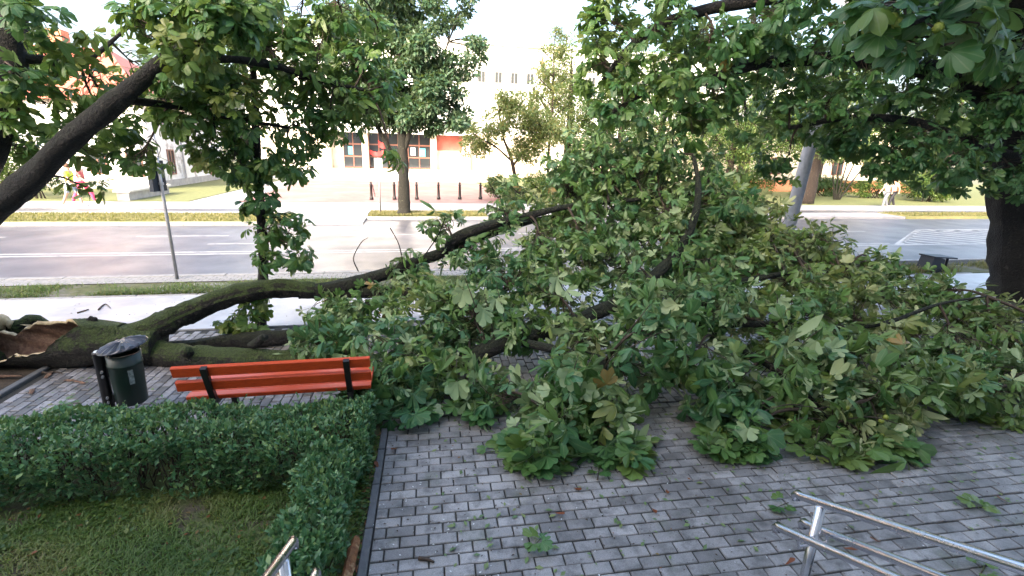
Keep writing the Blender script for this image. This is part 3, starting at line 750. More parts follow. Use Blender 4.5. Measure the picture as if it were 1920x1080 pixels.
for u0, u1, z0, z1 in ((-3.5, -2.5, 2.9, 3.5), (-4.4, -3.0, 2.1, 2.55)):
    mb = MB(); n = 8
    V = []
    for i in range(n + 1):
        q = i / n; u = u0 + (u1 - u0) * q; dz = -.25 * math.sin(q * math.pi)
        V += [st(u, 54.9 + .05 * math.sin(q * 9), z0 + dz), st(u, 54.9 + .05 * math.sin(q * 9), z1 + dz), st(u, 54.94 + .05 * math.sin(q * 9), z0 + dz), st(u, 54.94 + .05 * math.sin(q * 9), z1 + dz)]
    Fc = []
    for i in range(n):
        a, b = i * 4, i * 4 + 4
        Fc += [[a, b, b + 1, a + 1], [a + 2, a + 3, b + 3, b + 2], [a + 1, b + 1, b + 3, a + 3], [a, a + 2, b + 2, b]]
    mb.add(V, Fc); mb.build('banner', 'red_cloth', hall)
for k, u in enumerate([-14.6, -11.5, -8.4, -5.3, -2.2, .9, 3.2, 5.0, 6.9, 8.70, 10.42, 12.15, 13.9, 15.65, 17.38, 19.1, 20.9, 22.6, 24.4, 26.1, 27.9, 29.6]):
    for z0, z1 in ((9.62, 10.82),):
        w = window(hall, u, u + .86, 55.02, z0, z1, 'grey_stone', mull=1)
        w.parent = hall; w.matrix_parent_inverse = ROOTM[hall.name].inverted()
    MB().box(st, u - .1, u + 1.0, 54.86, 55.015, 11.30, 11.42).build('lintel', 'grey_stone', hall)
MB().box(st, 13.75, 13.95, 54.88, 55.01, 11.5, 12.6).build('rust_pipe', 'roof_red', hall)

# terrace railings
def railing(pts, label, n):
    r = thing('terrace_railing', pts[0], label, 'railing', None); mb = MB()
    P = [np.array(p) for p in pts]
    for h in (1.0, .55): mb = MB().tube([p + np.array([0, 0, h]) for p in P], .035, 6); mb.build('rail', 'grey_metal', r)
    for i in range(n):
        p = P[0] + (P[-1] - P[0]) * i / (n - 1); MB().tube([p, p + np.array([0, 0, 1.0])], .03, 6).build('post', 'grey_metal', r)
railing([st(-12.6, 46.5, .6), st(-9.0, 52.5, .62)], 'metal railing left of the entrance terrace', 5)
railing([st(6.75, 52.5, .6), st(7.6, 45.6, .05)], 'metal railing sloping down right of the entrance terrace', 6)

# white house on the left with a red sheet roof
house = thing('white_house', st(-20, 38, 0), 'white plastered house with red sheet roof behind the left branch', 'building')
MB().box(st, -31, -15, 33, 44.5, -.1, 4.9).build('wall', 'peel', house)
MB().box(st, -31.06, -14.94, 32.94, 44.56, -.11, .45).build('plinth', 'grey_stone', house)
mb = MB(); e = .5
mb.add([st(-31.5, 32.5, 4.85), st(-14.5, 32.5, 4.85), st(-14.5, 45, 4.85), st(-31.5, 45, 4.85), st(-27, 38.7, 8.4), st(-19, 38.7, 8.4)],
       [[0, 1, 5, 4], [1, 2, 5], [2, 3, 4, 5], [3, 0, 4], [3, 2, 1, 0]])
rf = mb.build('roof', 'roof_red', house)
mb = MB()
for k in range(17):                                                     # standing seams of the front slope
    u = -30.8 + k
    ridge = 8.4 if -27 <= u <= -19 else (4.85 + 3.55 * ((u + 31.5) / 4.5 if u < -27 else (-14.5 - u) / 4.5))
    v1 = 32.5 + 6.2 * (ridge - 4.85) / 3.55
    mb.tube([st(u, 32.45, 4.9), st(u, v1, ridge + .04)], .03, 4)
o = mb.build('seams', 'roof_red', None, kind='stuff'); o.parent = rf
MB().box(st, -22, -21.2, 38.2, 39, 8, 9.3).build('chimney', 'orange_wall', house)
for u0, u1, z0, z1 in ((-18.2, -17.3, .85, 2.3), (-16.3, -15.45, .75, 2.2), (-21.4, -20.5, .85, 2.3), (-24.4, -23.5, .85, 2.3)):
    window(house, u0, u1, 33, z0, z1, mull=1).parent = house
for v0, v1, z0, z1 in ((38.5, 39.4, .75, 2.3), (35.0, 35.9, .75, 2.3)):
    window(house, v0, v1, -15, z0, z1, side=True, mull=1).parent = house
for ch in house.children:
    ch.matrix_parent_inverse = ROOTM[house.name].inverted()
MB().box(st, -15, -14.93, 41.4, 42.2, .46, 2.35).build('door', 'brown_frame', house)
MB().tube([st(-14.9, 37.0, .46), st(-14.9, 37.0, 4.8)], .06, 8).build('downpipe', 'grey_metal', house)

w = thing('stone_bench_wall', st(-13.3, 28), 'low grey stone wall with slab top beside the far lawn', 'wall')
MB().box(st, -13.6, -13.1, 26.2, 30.2, -.01, .42).build('base', 'grey_stone', w)
for k in range(4): MB().box(st, -13.7, -13.0, 26.1 + k * 1.05, 27.13 + k * 1.05, .421, .53, 0, .02).build('slab', 'terrace', w)
ow = thing('garden_wall', st(31, 37), 'low orange brick garden wall behind shrubs on the right', 'wall')
MB().box(st, 24, 44, 37, 37.3, 0, 1.0).build('wall_face', 'orange_wall', ow); MB().box(st, 23.95, 44.05, 36.95, 37.35, 1.002, 1.08).build('coping', 'grey_stone', ow)
bh = thing('brick_house', st(36, 46), 'pale house with orange base beyond the right-hand trees', 'building')
MB().box(st, 26, 50, 44, 54, 0, 6).build('wall', 'cream', bh)
mb = MB(); mb.add([st(25.5, 43.5, 6), st(50.5, 43.5, 6), st(50.5, 54.5, 6), st(25.5, 54.5, 6), st(30, 49, 9), st(46, 49, 9)], [[0, 1, 5, 4], [1, 2, 5], [2, 3, 4, 5], [3, 0, 4], [3, 2, 1, 0]]); mb.build('roof', 'grey_stone', bh)
for k in range(6): window(bh, 27.5 + k * 3.6, 28.8 + k * 3.6, 44, 1.2, 2.8).matrix_parent_inverse = ROOTM[bh.name].inverted()

# ================================================================== STREET FURNITURE
# bollards
def bollard(loc, label, chain=False):
    r = thing('bollard', loc, label, 'bollard', 'bollards in front of the red square')
    MB().lathe(loc, [(.11, 0), (.11, .12), (.085, .14), (.075, .2), (.065, .75), (.085, .77), (.085, .81), (.05, .83), (.06, .88), (.05, .94), (.015, .97)], 12).build('post', 'bollard', r, True)
    if chain:
        for k in range(7):
            a = .1 + k * .015; z = .72 - k * .085
            pts = [(loc[0] + a + .03 * math.cos(t) * (k % 2), loc[1] + .03 * math.cos(t) * ((k + 1) % 2), loc[2] + z + .055 * math.sin(t)) for t in np.linspace(0, 6.28, 9)]
            MB().tube(pts, .012, 4, cap=False).build('chain_link', 'bollard', r)
ordn = ['dark bollard with a chain hanging from it, leftmost of the row', 'dark bollard second from the left, left of the street tree trunk', 'dark bollard just right of the street tree trunk', 'dark bollard fourth from the left in the row', 'dark bollard fifth from the left in the row', 'dark bollard at the right end of the row by the bush']
for k in range(6): bollard(st(-2.24 + k * 1.2, 27.6 + k * .14, .016), ordn[k], k == 0)

# traffic sign on a leaning pole, near verge
sg = thing('sign_pole', (-6.9, 9.69, -.005), 'thin grey sign pole with dark blue plates seen edge-on beside the road', 'sign')
MB().tube([(-6.9, 9.69, -.005), (-6.92, 9.69, 3.2)], .032, 10).build('pole', 'grey_metal', sg, True)
mb = MB()
for z0, z1, wd in ((1.78, 2.36, .075),):
    mb.box(lambda u, v, z: (u, v, z), -6.905 - .11, -6.905 - .035, 9.5, 9.88, z0, z1)
mb.build('plate', 'navy', sg)
mb = MB(); mb.box(lambda u, v, z: (u, v, z), -7.16, -6.84, 9.62, 9.655, 2.42, 2.75); mb.build('plate', 'grey_metal', sg)
for z in (1.9, 2.25): MB().lathe((-6.91, 9.69, z), [(.045, 0), (.045, .05)], 10).build('clamp', 'grey_metal', sg)
for i, (u, v, h, lab) in enumerate(((-1.43, 21.9, 2.3, 'slim pale sign post on the grass island left of the street tree'), (2.0, 46.5, 2.2, 'slim pale post standing on the terrace before the entrance'))):
    z0 = .016 if i == 0 else .6
    r = thing('slim_post', st(u, v, z0), lab, 'post'); MB().tube([st(u, v, z0), st(u, v, z0 + h)], .035, 8).build('pole', 'grey_metal', r, True)
    MB().box(st, u - .16, u + .16, v - .06, v - .04, z0 + h - .45, z0 + h - .02).build('plate', 'paper', r)

# lamp post
lampb = st(8.68, 10.15, -.004); lampt = st(9.54, 10.15, 9.0)
lp = thing('lamp_post', lampb, 'thick grey lamp post leaning right, rising behind the fallen crown', 'lamp post')
MB().tube([lampb, tuple(.5 * (a + b) for a, b in zip(lampb, lampt)), lampt], [.155, .125, .09], 20).build('pole', 'concrete_pole', lp, True)
MB().lathe(lampb, [(.26, 0), (.26, .05), (.2, .12)], 20).build('base', 'concrete_pole', lp)
mb = MB().tube([lampt, tuple(np.array(lampt) + np.array([-.6, 1.2, .5])), tuple(np.array(lampt) + np.array([-1.0, 2.2, .6]))], .06, 10); mb.build('arm', 'concrete_pole', lp, True)
c = np.array(lampt) + np.array([-1.1, 2.4, .6]); mb = MB().box(lambda u, v, z: (c[0] + u, c[1] + v, c[2] + z), -.15, .15, -.3, .4, -.1, .1, 0, .05); mb.build('lantern', 'grey_metal', lp)

# dark blue stand on the verge by the right tree
b0 = st(13.0, 9.95, -.006)
bx_ = thing('cabinet_stand', b0, 'dark blue angled stand with flat lid on verge by the right trunk', 'stand')
fnb = lambda u, v, z: st(13.0 + u, 9.95 + v, z)
mb = MB(); mb.add([fnb(-.20, -.15, 0), fnb(.22, -.15, 0), fnb(.22, .2, 0), fnb(-.20, .2, 0), fnb(-.12, -.15, .38), fnb(.24, -.15, .34), fnb(.24, .2, .34), fnb(-.12, .2, .38)],
                  [[3, 2, 1, 0], [4, 5, 6, 7], [0, 1, 5, 4], [1, 2, 6, 5], [2, 3, 7, 6], [3, 0, 4, 7]]); mb.build('body', 'navy', bx_)
mb = MB(); mb.add([fnb(-.14, -.2, .385), fnb(.55, -.2, .345), fnb(.55, .24, .345), fnb(-.14, .24, .385), fnb(-.14, -.2, .42), fnb(.55, -.2, .38), fnb(.55, .24, .38), fnb(-.14, .24, .42)],
                  [[3, 2, 1, 0], [4, 5, 6, 7], [0, 1, 5, 4], [1, 2, 6, 5], [2, 3, 7, 6], [3, 0, 4, 7]]); mb.build('lid', 'navy', bx_)
MB().tube([fnb(.5, 0, 0), fnb(.5, 0, .345)], .03, 8).build('leg', 'black_metal', bx_)

# bench, seen from behind
bn = thing('park_bench', st(-1.3, 4.65), 'orange-red slatted park bench with black frame behind the hedge', 'bench')
U0, U1 = -2.13, -.45
def slat(u0, u1, v, z, w, t, tilt, name='slat'):
    """w the wide face, t the thickness; tilt from upright"""
    c, s = math.cos(tilt), math.sin(tilt); mb = MB()
    prof = [(-t / 2 + .006, -w / 2), (t / 2 - .006, -w / 2), (t / 2, -w / 2 + .006), (t / 2, w / 2 - .006), (t / 2 - .006, w / 2), (-t / 2 + .006, w / 2), (-t / 2, w / 2 - .006), (-t / 2, -w / 2 + .006)]
    V = [st(u, v + a * c - b * s, z + a * s + b * c) for u in (u0, u1) for a, b in prof]; n = 8
    mb.add(V, [list(range(n))[::-1], list(range(n, 2 * n))] + [[i, (i + 1) % n, n + (i + 1) % n, n + i] for i in range(n)])
    return mb.build(name, 'bench_red', bn)
slat(U0, U1, 4.43, .755, .105, .042, R(14)); slat(U0, U1, 4.47, .60, .105, .042, R(14))
for k in range(4): slat(U0 + .02, U1 - .02, 4.60 + k * .115, .43, .10, .042, R(90))
for u in (-1.86, -.66):
    mb = MB()
    V = lambda pts: [st(u + du, v, z) for du in (-.025, .025) for v, z in pts]
    def bar(pts, w):
        P = np.array(pts, float); d = np.diff(P, axis=0); 
        for (a, b) in zip(P[:-1], P[1:]):
            t = (b - a) / np.linalg.norm(b - a); n_ = np.array([-t[1], t[0]]) * w / 2
            q = [a + n_, b + n_, b - n_, a - n_]
            VV = [st(u + du, v, z) for du in (-.026, .026) for v, z in q]
            mb.add(VV, [[0, 1, 2, 3], [7, 6, 5, 4], [0, 4, 5, 1], [1, 5, 6, 2], [2, 6, 7, 3], [3, 7, 4, 0]])
    bar([(4.385, .80), (4.46, .56), (4.52, .40)], .045); bar([(4.52, .40), (5.0, .395)], .05); bar([(4.50, .42), (4.44, .0)], .05); bar([(4.93, .40), (5.02, .0)], .05)
    mb.build('side_frame', 'black_metal', bn)
    for v, z in ((4.40, .76), (4.44, .60)):
        c = st(u, v, z); MB().lathe((c[0], c[1] , c[2] - .01), [(.012, 0), (.012, .02)], 8).build('bolt', 'black_metal', bn)

# litter bin
bb = st(-2.885, 5.16, 0)
bi = thing('litter_bin', st(-3.09, 5.14, 0), 'dark green cylindrical litter bin with ribbed grey lid on black post', 'bin')
tl = lambda z: (bb[0] + .03 * (z - .2), bb[1], z)
MB().lathe(bb, [(.125, .14), (.132, .15), (.138, .40), (.142, .55), (.149, .56), (.149, .58), (.143, .585), (.146, .68), (.130, .68), (.12, .3)], 28).build('barrel', 'bin_green', bi, True)
mb = MB(); n = 32; cz = .77; V = []
tiltx, tilty = .06, .16
def lidp(r, a, z): 
    x, y = r * math.cos(a), r * math.sin(a); return (bb[0] + x + .01, bb[1] + y, cz + z + x * tilty + y * tiltx)
rings = [(.205, -.03), (.212, -.02), (.20, -.008), (.14, .012), (.075, .026), (.025, .034)]
for r, z in rings:
    for k in range(n): V.append(lidp(r, 2 * math.pi * k / n, z + (.012 if (k % 2 and .04 < r < .205) else 0)))
V.append(lidp(0, 0, .037)); V.append(lidp(0, 0, -.04))
Fc = [[j * n + k, j * n + (k + 1) % n, (j + 1) * n + (k + 1) % n, (j + 1) * n + k] for j in range(len(rings) - 1) for k in range(n)]
Fc += [[(len(rings) - 1) * n + k, (len(rings) - 1) * n + (k + 1) % n, len(rings) * n] for k in range(n)] + [[(k + 1) % n, k, len(rings) * n + 1] for k in range(n)]
mb.add(V, Fc); lid = mb.build('lid', 'bin_grey', bi)
for a in (.6, 2.6, 4.6): MB().tube([(bb[0] + .13 * math.cos(a), bb[1] + .13 * math.sin(a), .66), (bb[0] + .13 * math.cos(a), bb[1] + .13 * math.sin(a), .76)], .008, 6).build('lid_support', 'black_metal', bi)
p0 = st(-3.09, 5.14, 0)
MB().lathe(p0, [(.048, 0), (.048, .68), (.05, .685), (.05, .70), (.03, .71)], 16).build('post', 'black_metal', bi, True)
MB().lathe((p0[0], p0[1], .702), [(.04, 0), (.03, .012)], 12).build('post_cap', 'paper', bi)
MB().lathe(p0, [(.085, .0), (.085, .02), (.052, .03)], 16).build('foot', 'black_metal', bi)
for z in (.16, .44):
    d = unit(np.array(bb) - np.array(p0)); q = np.array(p0) + d * .05
    MB().box(lambda u, v, w: tuple(q + d * u + np.array([-d[1], d[0], 0]) * v + np.array([0, 0, z + w])), 0, .03, -.03, .03, 0, .09).build('bracket', 'black_metal', bi)
    for dz in (.02, .07):
        e_ = np.array(p0) + np.array([.035, -.04, z + dz]); MB().tube([e_, e_ + np.array([.015, -.025, 0])], .012, 8).build('bolt', 'grey_metal', bi)
V = []; Fc = []
for i in range(7):
    a = -1.05 + .30 * i / 6 + .22
    for z in (.38, .53): V.append((bb[0] + .1435 * math.cos(a), bb[1] + .1435 * math.sin(a), z)); 
for i in range(6): Fc.append([2 * i, 2 * i + 2, 2 * i + 3, 2 * i + 1])
MB().add(V, Fc).build('emblem', 'emblem', bi)

# stainless handrails of the steps
def rail_tube(name, root, pts, r=.0225): return MB().tube(pts, r, 14).build(name, 'steel', root, True)
def handrail(u, end_v, sgn, label, mirror=1):
    rt = thing('handrail', st(u, end_v - .12, 0), label, 'handrail')
    sl = .47
    zt = lambda v: .93 + (end_v - v) * sl
    def rail(du, dz, v0, hook):
        uu = u + du
        pts = [st(uu, v, zt(v) + dz) for v in np.linspace(v0, -1.6, 14)]
        a = np.array(st(uu, v0, zt(v0) + dz)); f = np.array(st(0, 1, 0))
        hk = [tuple(a + f * .03 + np.array([0, 0, -.05])), tuple(a + f * .045 + np.array([0, 0, -.025])), tuple(a + f * .03 + np.array([0, 0, -.004]))] if hook else []
        return rail_tube('rail', rt, hk + pts)
    rail(0, 0, end_v, True); rail(-.085, -.20, end_v - .0, True); rail(.085, -.20, end_v - .0, True)
    for v in (end_v - .12, end_v - 1.1):
        step = max(0, math.ceil((1.62 - v) / .32)) * .155 if v < 1.62 else 0.
        MB().tube([st(u, v, min(step, 1.085)), st(u, v, zt(v) - .02)], .024, 14).build('post', 'steel', rt, True)
        MB().lathe(st(u, v, min(step, 1.085)), [(.06, 0), (.06, .012), (.03, .018)], 16).build('base_plate', 'steel', rt)
        for s in (-1, 1):
            MB().tube([st(u, v, zt(v) - .26), st(u + s * .085, v, zt(v) - .26), st(u + s * .085, v, zt(v) - .22)], .009, 8).build('bracket', 'steel', rt)
handrail(2.03, 1.90, 1, 'stainless steel stair handrail with twin lower rails at lower right')
handrail(-.60, 2.0, -1, 'end of wet stainless steel handrail at lower left beside the hedge')

# ================================================================== HEDGE, LAWN, VERGES
def hedge(u0, u1, v0, v1, h, n, label, fn=pl):
    r = thing('clipped_hedge', fn((u0 + u1) / 2, (v0 + v1) / 2), label, 'hedge')
    k = int(n * .62)
    u = rng.uniform(u0, u1, n); v = rng.uniform(v0, v1, n); z = rng.uniform(.04, 1, n) ** .8 * h
    f = rng.integers(0, 4, n); d = rng.exponential(.035, n)
    top = f < 2; z[top] = h - d[top]; fr_ = f == 2; v[fr_] = v0 + d[fr_]; rt_ = (f == 3) & (rng.random(n) < .5); u[rt_] = u1 - d[rt_]; lf = (f == 3) & ~rt_; v[lf] = v1 - d[lf]
    wob = .03 * np.sin(u * 7 + 3 * np.sin(v * 4)) + .025 * np.sin(u * 17 + v * 13) + .02 * np.sin(v * 23)
    edge = np.clip(np.abs(v - (v0 + v1) / 2) / ((v1 - v0) / 2), 0, 1) if u1 - u0 > v1 - v0 else np.clip(np.abs(u - (u0 + u1) / 2) / ((u1 - u0) / 2), 0, 1)
    big_ = .06 * np.sin(u * 2.3 + v * 1.7 + .6) + .04 * np.sin(u * 5.1 - v * 3.3)
    z = z * (1 + wob * 1.8 + big_) * (1 - .22 * edge ** 4); v = v + 1.3 * wob * np.sin(z * 9 + u * 4) + .35 * big_; u = u + .8 * wob * np.cos(z * 11)
    # thin patches low in the front where stems show
    hole = (np.sin(u * 3.1 + 1.2) + np.sin(u * 7.7) * .5 > .9) & (z < h * .65) & (v < v0 + .2) & (rng.random(n) < .88)
    keep = ~hole & (z > .01)
    u, v, z = u[keep], v[keep], z[keep]; m = len(u)
    X = np.array([fn(a, b, c) for a, b, c in zip(u, v, z)])
    o = np.stack([(u - (u0 + u1) / 2) / (u1 - u0), (v - (v0 + v1) / 2) / (v1 - v0), (z / h - .3)], -1)
    D = rng.normal(0, .55, (m, 3)) + np.stack([0 * u, -.5 * (v < v0 + .1) + .3 * (v > v1 - .1), .7 + 0 * u], -1)
    N = rng.normal(0, .45, (m, 3)) + np.array([0, -.25, .8])
    V, Fc, rd = small_leaves(X, D, N, rng.choice([.026, .034, .042, .055, .066], m) * rng.uniform(.85, 1.15, m), .5)
    link('foliage', raw_mesh('foliage', V, Fc, 'hedge_leaf', False, None, {'rnd': rd}), r, kind='stuff')
    ns = int((u1 - u0) * (v1 - v0) * 60); SP, SD = [], []                # stray shoots over the clipped top
    for _ in range(ns):
        a, c = rng.uniform(u0, u1), rng.uniform(v0, v1); q = np.array(fn(a, c, h * .98)); d = unit(rng.normal(0, .35, 3) + np.array([0, 0, 1.])); L_ = rng.uniform(.03, .09)
        for w in np.linspace(.2, 1, 5): SP.append(q + d * L_ * w); SD.append(rng.normal(0, 1, 3) + d * .5)
    SP, SD = np.array(SP), np.array(SD); V, Fc, rd = small_leaves(SP, SD, rng.normal(0, .4, (len(SP), 3)) + np.array([0, 0, .8]), rng.uniform(.022, .042, len(SP)), .5)
    link('shoots', raw_mesh('shoots', V, Fc, 'hedge_leaf', False, None, {'rnd': rd}), r, kind='stuff')
    Vs, Qs, b = [], [], 0
    for _ in range(int((u1 - u0) * (v1 - v0) * 130)):
        a, c = rng.uniform(u0 + .08, u1 - .08), rng.uniform(v0 + .08, v1 - .08)
        p = np.array(fn(a, c, -.01)); q = np.array(fn(a + rng.normal(0, .07), c + rng.normal(0, .07), h * rng.uniform(.6, .95)))
        vv, qq = tube_np(spline([p, (p + q) / 2 + rng.normal(0, .02, 3), q], 3), np.linspace(.007, .003, 7), 4); Vs.append(vv); Qs.append(qq + b); b += len(vv)
    link('stems', raw_mesh('stems', np.vstack(Vs), np.vstack(Qs), 'twig', True), r, kind='stuff')
    return r
hedge(-6.2, -.58, 3.62, 4.38, .47, 36000, 'long clipped green hedge running along behind the bench')
hedge(-1.0, -.62, .9, 3.60, .44, 17000, 'short clipped green hedge running toward viewer along plaza edge')
def scatter(fn, u0, u1, v0, v1, n, z=0.):
    u = rng.uniform(u0, u1, n); v = rng.uniform(v0, v1, n)
    a = A_PL if fn is pl else A_ST
    return np.stack([u * math.cos(a) - v * math.sin(a), u * math.sin(a) + v * math.cos(a), np.full(n, z)], -1)
P = patches(scatter(pl, -5.0, -1.0, 1.2, 3.75, 95000, -.012), 3.2, -1.4)
V, Fc, rd = blades(P, .038, .0036, 1.6)
gx, gy_ = V[:, 0] * 4.0, V[:, 1] * 4.0; rd = np.clip(.45 + .22 * np.sin(gx + 1.7 * np.sin(gy_ * .8)) + .18 * np.sin(gy_ * 2.1 + gx * .6) + .35 * (rd - .5), 0, 1)
link('grass', raw_mesh('grass', V, Fc, 'grass', False, None, {'rnd': rd}), None, 'stuff', 'short patchy green grass in front of the hedge', 'grass')
P = patches(scatter(pl, -4.0, -.56, 1.4, 3.7, 9000, .004), 2.1, -.2); n = len(P)
P = np.vstack([P, scatter(pl, -.64, -.53, 1.3, 4.3, 900, .004)]); n = len(P)
V, Fc, rd = small_leaves(P + np.array([0, 0, 1.]) * rng.uniform(0, .03, (n, 1)), rng.normal(0, 1, (n, 3)) * np.array([1, 1, .25]), rng.normal(0, .25, (n, 3)) + np.array([0, 0, 1.]), rng.uniform(.02, .05, n), .7)
link('ground_cover', raw_mesh('ground_cover', V, Fc, 'bush_leaf', False, None, {'rnd': rd}), None, 'stuff', 'small broad-leaved weeds among the grass by the hedge', 'weeds')
P = scatter(st, -15, 6, 9.72, 10.5, 30000, -.006); P = patches(P, 1.5, -.35)
V, Fc, rd = blades(P, .075, .006, 2.2)
link('verge_grass', raw_mesh('verge_grass', V, Fc, 'grass', False, None, {'rnd': rd}), None, 'stuff', 'rough green grass on the verge beside the road at left', 'grass')
P = patches(scatter(st, 6, 24, 9.72, 10.5, 9000, -.006), 1.1, -.6)
V, Fc, rd = blades(P, .16, .007, 1.2)
link('verge_weeds', raw_mesh('verge_weeds', V, Fc, 'dry_grass', False, None, {'rnd': rd}), None, 'stuff', 'dry weeds on the verge beside the right tree trunk', 'grass')
P = scatter(st, -26, -4.8, 19.3, 21.55, 26000, .02)
V, Fc, rd = blades(P, .07, .010, 1.4)
link('dry_grass', raw_mesh('dry_grass', V, Fc, 'dry_grass', False, None, {'rnd': rd}), None, 'stuff', 'yellowed grass strip across the road at left', 'grass')
P = np.vstack([scatter(st, -1.85, 3.05, 20.75, 22.3, 8000, .015), scatter(st, 24.9, 40, 20.75, 22.3, 9000, .02)])
V, Fc, rd = blades(P, .08, .012, 1.3)
link('island_grass', raw_mesh('island_grass', V, Fc, 'dry_grass', False, None, {'rnd': rd}), None, 'stuff', 'yellow-green grass on the small road islands', 'grass')
# pebbles by the sign pole
u = rng.uniform(-4.9, -3.2, 700); v = rng.uniform(9.75, 10.45, 700); Vs, Fs = [], []
for i in range(700):
    x, y, _ = st(u[i], v[i]); r = rng.uniform(.012, .03); q = np.array([[1, 0, 0], [0, 1, 0], [-1, 0, 0], [0, -1, 0], [0, 0, .8]]) * r * rng.uniform(.7, 1.3, (5, 3))
    Vs.append(q + np.array([x, y, -.004])); Fs.append(np.array([[0, 1, 4], [1, 2, 4], [2, 3, 4], [3, 0, 4]]) + 5 * i)
link('gravel', raw_mesh('gravel', np.vstack(Vs), np.vstack(Fs), 'kerb'), None, 'stuff', 'pale gravel patch on the verge near the sign pole', 'gravel')

# ================================================================== BACKGROUND TREES AND SHRUBS
x0, y0 = st(-.45, 21.45)[:2]
simple_tree('street_tree', (x0, y0, .015), 'tall street tree with dense fine blue-green crown and forked trunk', 'tree',
    [(x0 + .02, y0, 0, .33), (x0 + .02, y0, .35, .255), (x0 + .05, y0, 1.5, .22), (x0 + .05, y0, 2.6, .2), (x0 + .02, y0, 4.2, .17), (x0 + .1, y0, 7, .1), (x0, y0, 10, .05)],
    [[(x0 - .05, y0, 1.7, .13), (x0 - .4, y0, 2.4, .11), (x0 - .9, y0 + .1, 3.4, .09), (x0 - 1.5, y0, 4.8, .06), (x0 - 2, y0, 6.5, .03)], [(x0 + .1, y0, 2.6, .11), (x0 + .5, y0 - .1, 3.6, .09), (x0 + 1.2, y0 + .1, 5, .06), (x0 + 2, y0, 6.8, .03)],
     [(x0, y0, 2.9, .09), (x0 - .2, y0 + .6, 4.4, .07), (x0 - .6, y0 + 1.4, 6.5, .03)]],
    [(x0 - 1.0, y0, 5.0, 1.5, 1.6, 1.2), (x0 + .9, y0, 5.0, 1.5, 1.6, 1.3), (x0, y0, 6.4, 2.3, 2.2, 1.5), (x0 + .4, y0, 8.2, 2.4, 2.2, 1.7), (x0 - .8, y0, 8.0, 2.0, 2.0, 1.6), (x0, y0, 10.4, 1.8, 1.8, 1.5), (x0 + 1.6, y0, 4.3, 1.2, 1.0, .9), (x0 - 1.6, y0, 4.3, 1.2, 1.0, .9), (x0 + .2, y0, 4.4, 1.5, 1.4, .8), (x0 + 2.2, y0, 6.5, 1.1, 1.2, 1.4), (x0 - 2.2, y0, 6.4, 1.1, 1.2, 1.4)],
    60000, .19, 'street_leaf', 'pale_bark')
x0, y0 = st(6.2, 31)[:2]
simple_tree('ornamental_tree', (x0, y0, .03), 'small leaning tree with airy yellow-green crown right of the bollards', 'tree',
    [(x0 + .35, y0, 0, .14), (x0 + .1, y0, 1.2, .12), (x0 - .2, y0, 2.4, .1), (x0 - .7, y0, 3.6, .06), (x0 - 1.0, y0, 5, .03)],
    [[(x0, y0, 1.9, .08), (x0 + .8, y0, 3.0, .05), (x0 + 1.6, y0, 4.2, .03)], [(x0 - .2, y0, 2.2, .07), (x0 - 1.2, y0, 3.0, .05), (x0 - 2.3, y0, 3.5, .03)]],
    [(x0 - 1.7, y0, 4.0, 1.7, 1.5, 1.0), (x0 + .2, y0, 4.6, 2.0, 1.6, 1.1), (x0 + 1.9, y0, 3.9, 1.7, 1.3, 1.1), (x0 - .6, y0, 5.6, 1.4, 1.0, .7), (x0 + .8, y0, 2.8, 1.7, 1.0, .7), (x0 - 2.2, y0, 3.0, 1.2, .8, .6)],
    15000, .17, 'pale_leaf', 'brown_bark', shell=.45)
x0, y0 = st(9.0, 33)[:2]
simple_tree('slender_birch', (x0, y0, .03), 'tall thin tree with sparse pale leaves before the white facade', 'tree',
    [(x0, y0, 0, .1), (x0, y0, 3, .085), (x0 + .1, y0, 6, .06), (x0 + .05, y0, 9, .03), (x0 + .1, y0, 10.6, .012)],
    [[(x0, y0, 3 + k * .9, .035), (x0 + .7 * s, y0, 3.6 + k * .9, .025), (x0 + (1.5 - k * .12) * s, y0, 4.0 + k * .9, .012)] for k in range(7) for s in (-1, 1)],
    [(x0 - .9, y0, 4.4, 1.2, 1.2, 1.0), (x0 + .9, y0, 4.6, 1.2, 1.2, 1.0), (x0, y0, 6.0, 1.6, 1.5, 1.0), (x0 + .1, y0, 7.6, 1.5, 1.3, .9), (x0, y0, 8.9, 1.1, 1.0, .5), (x0 + .3, y0, 10.0, .8, .6, .3)],
    9000, .15, 'pale_leaf', 'brown_bark', shell=.45)
def bush(u, v, ru, rv, h, n, size, mat, label, name='shrub', stems=5, fn=st):
    x, y, _ = fn(u, v); r = thing(name, (x, y, .02), label, 'shrub')
    CL = []
    for _ in range(int(10 + 8 * ru * rv)):
        q = rng.normal(0, 1, 3); q /= np.linalg.norm(q); q *= rng.random() ** .4
        a, b, _ = fn(u + q[0] * ru * .85, v + q[1] * rv * .85); CL.append((a, b, h * .52 + q[2] * h * .42, .32 * ru ** .5, .32 * rv ** .5, .22 * h ** .5))
    V, Fc, rd = cloud(CL, n, size); V[:, 2] = np.maximum(V[:, 2], .03)
    link('foliage', raw_mesh('foliage', V, Fc, mat, False, None, {'rnd': rd}), r, kind='stuff')
    for k in range(stems):
        a, b, _ = fn(u + rng.normal(0, .15) * ru, v); c, d, _ = fn(u + rng.normal(0, .45) * ru, v + rng.normal(0, .3) * rv)
        limb('stem', [(a, b, 0, .035), ((a + c) / 2, (b + d) / 2, h * .4, .028), (c, d, h * .8, .015)], 'brown_bark', r, 6, 3)
bush(5.0, 29.3, 1.1, 1.0, 1.5, 3000, .12, 'dark_leaf', 'dark green rounded shrub at the right end of the bollard row')
bush(8.0, 30.2, 1.9, 1.3, 1.5, 4500, .13, 'bush_leaf', 'low green shrubs below the airy ornamental tree')
bush(-19.5, 27.5, 2.2, 1.6, 3.4, 6500, .15, 'bush_leaf', 'bright yellow-green bush at the far left edge across the road')
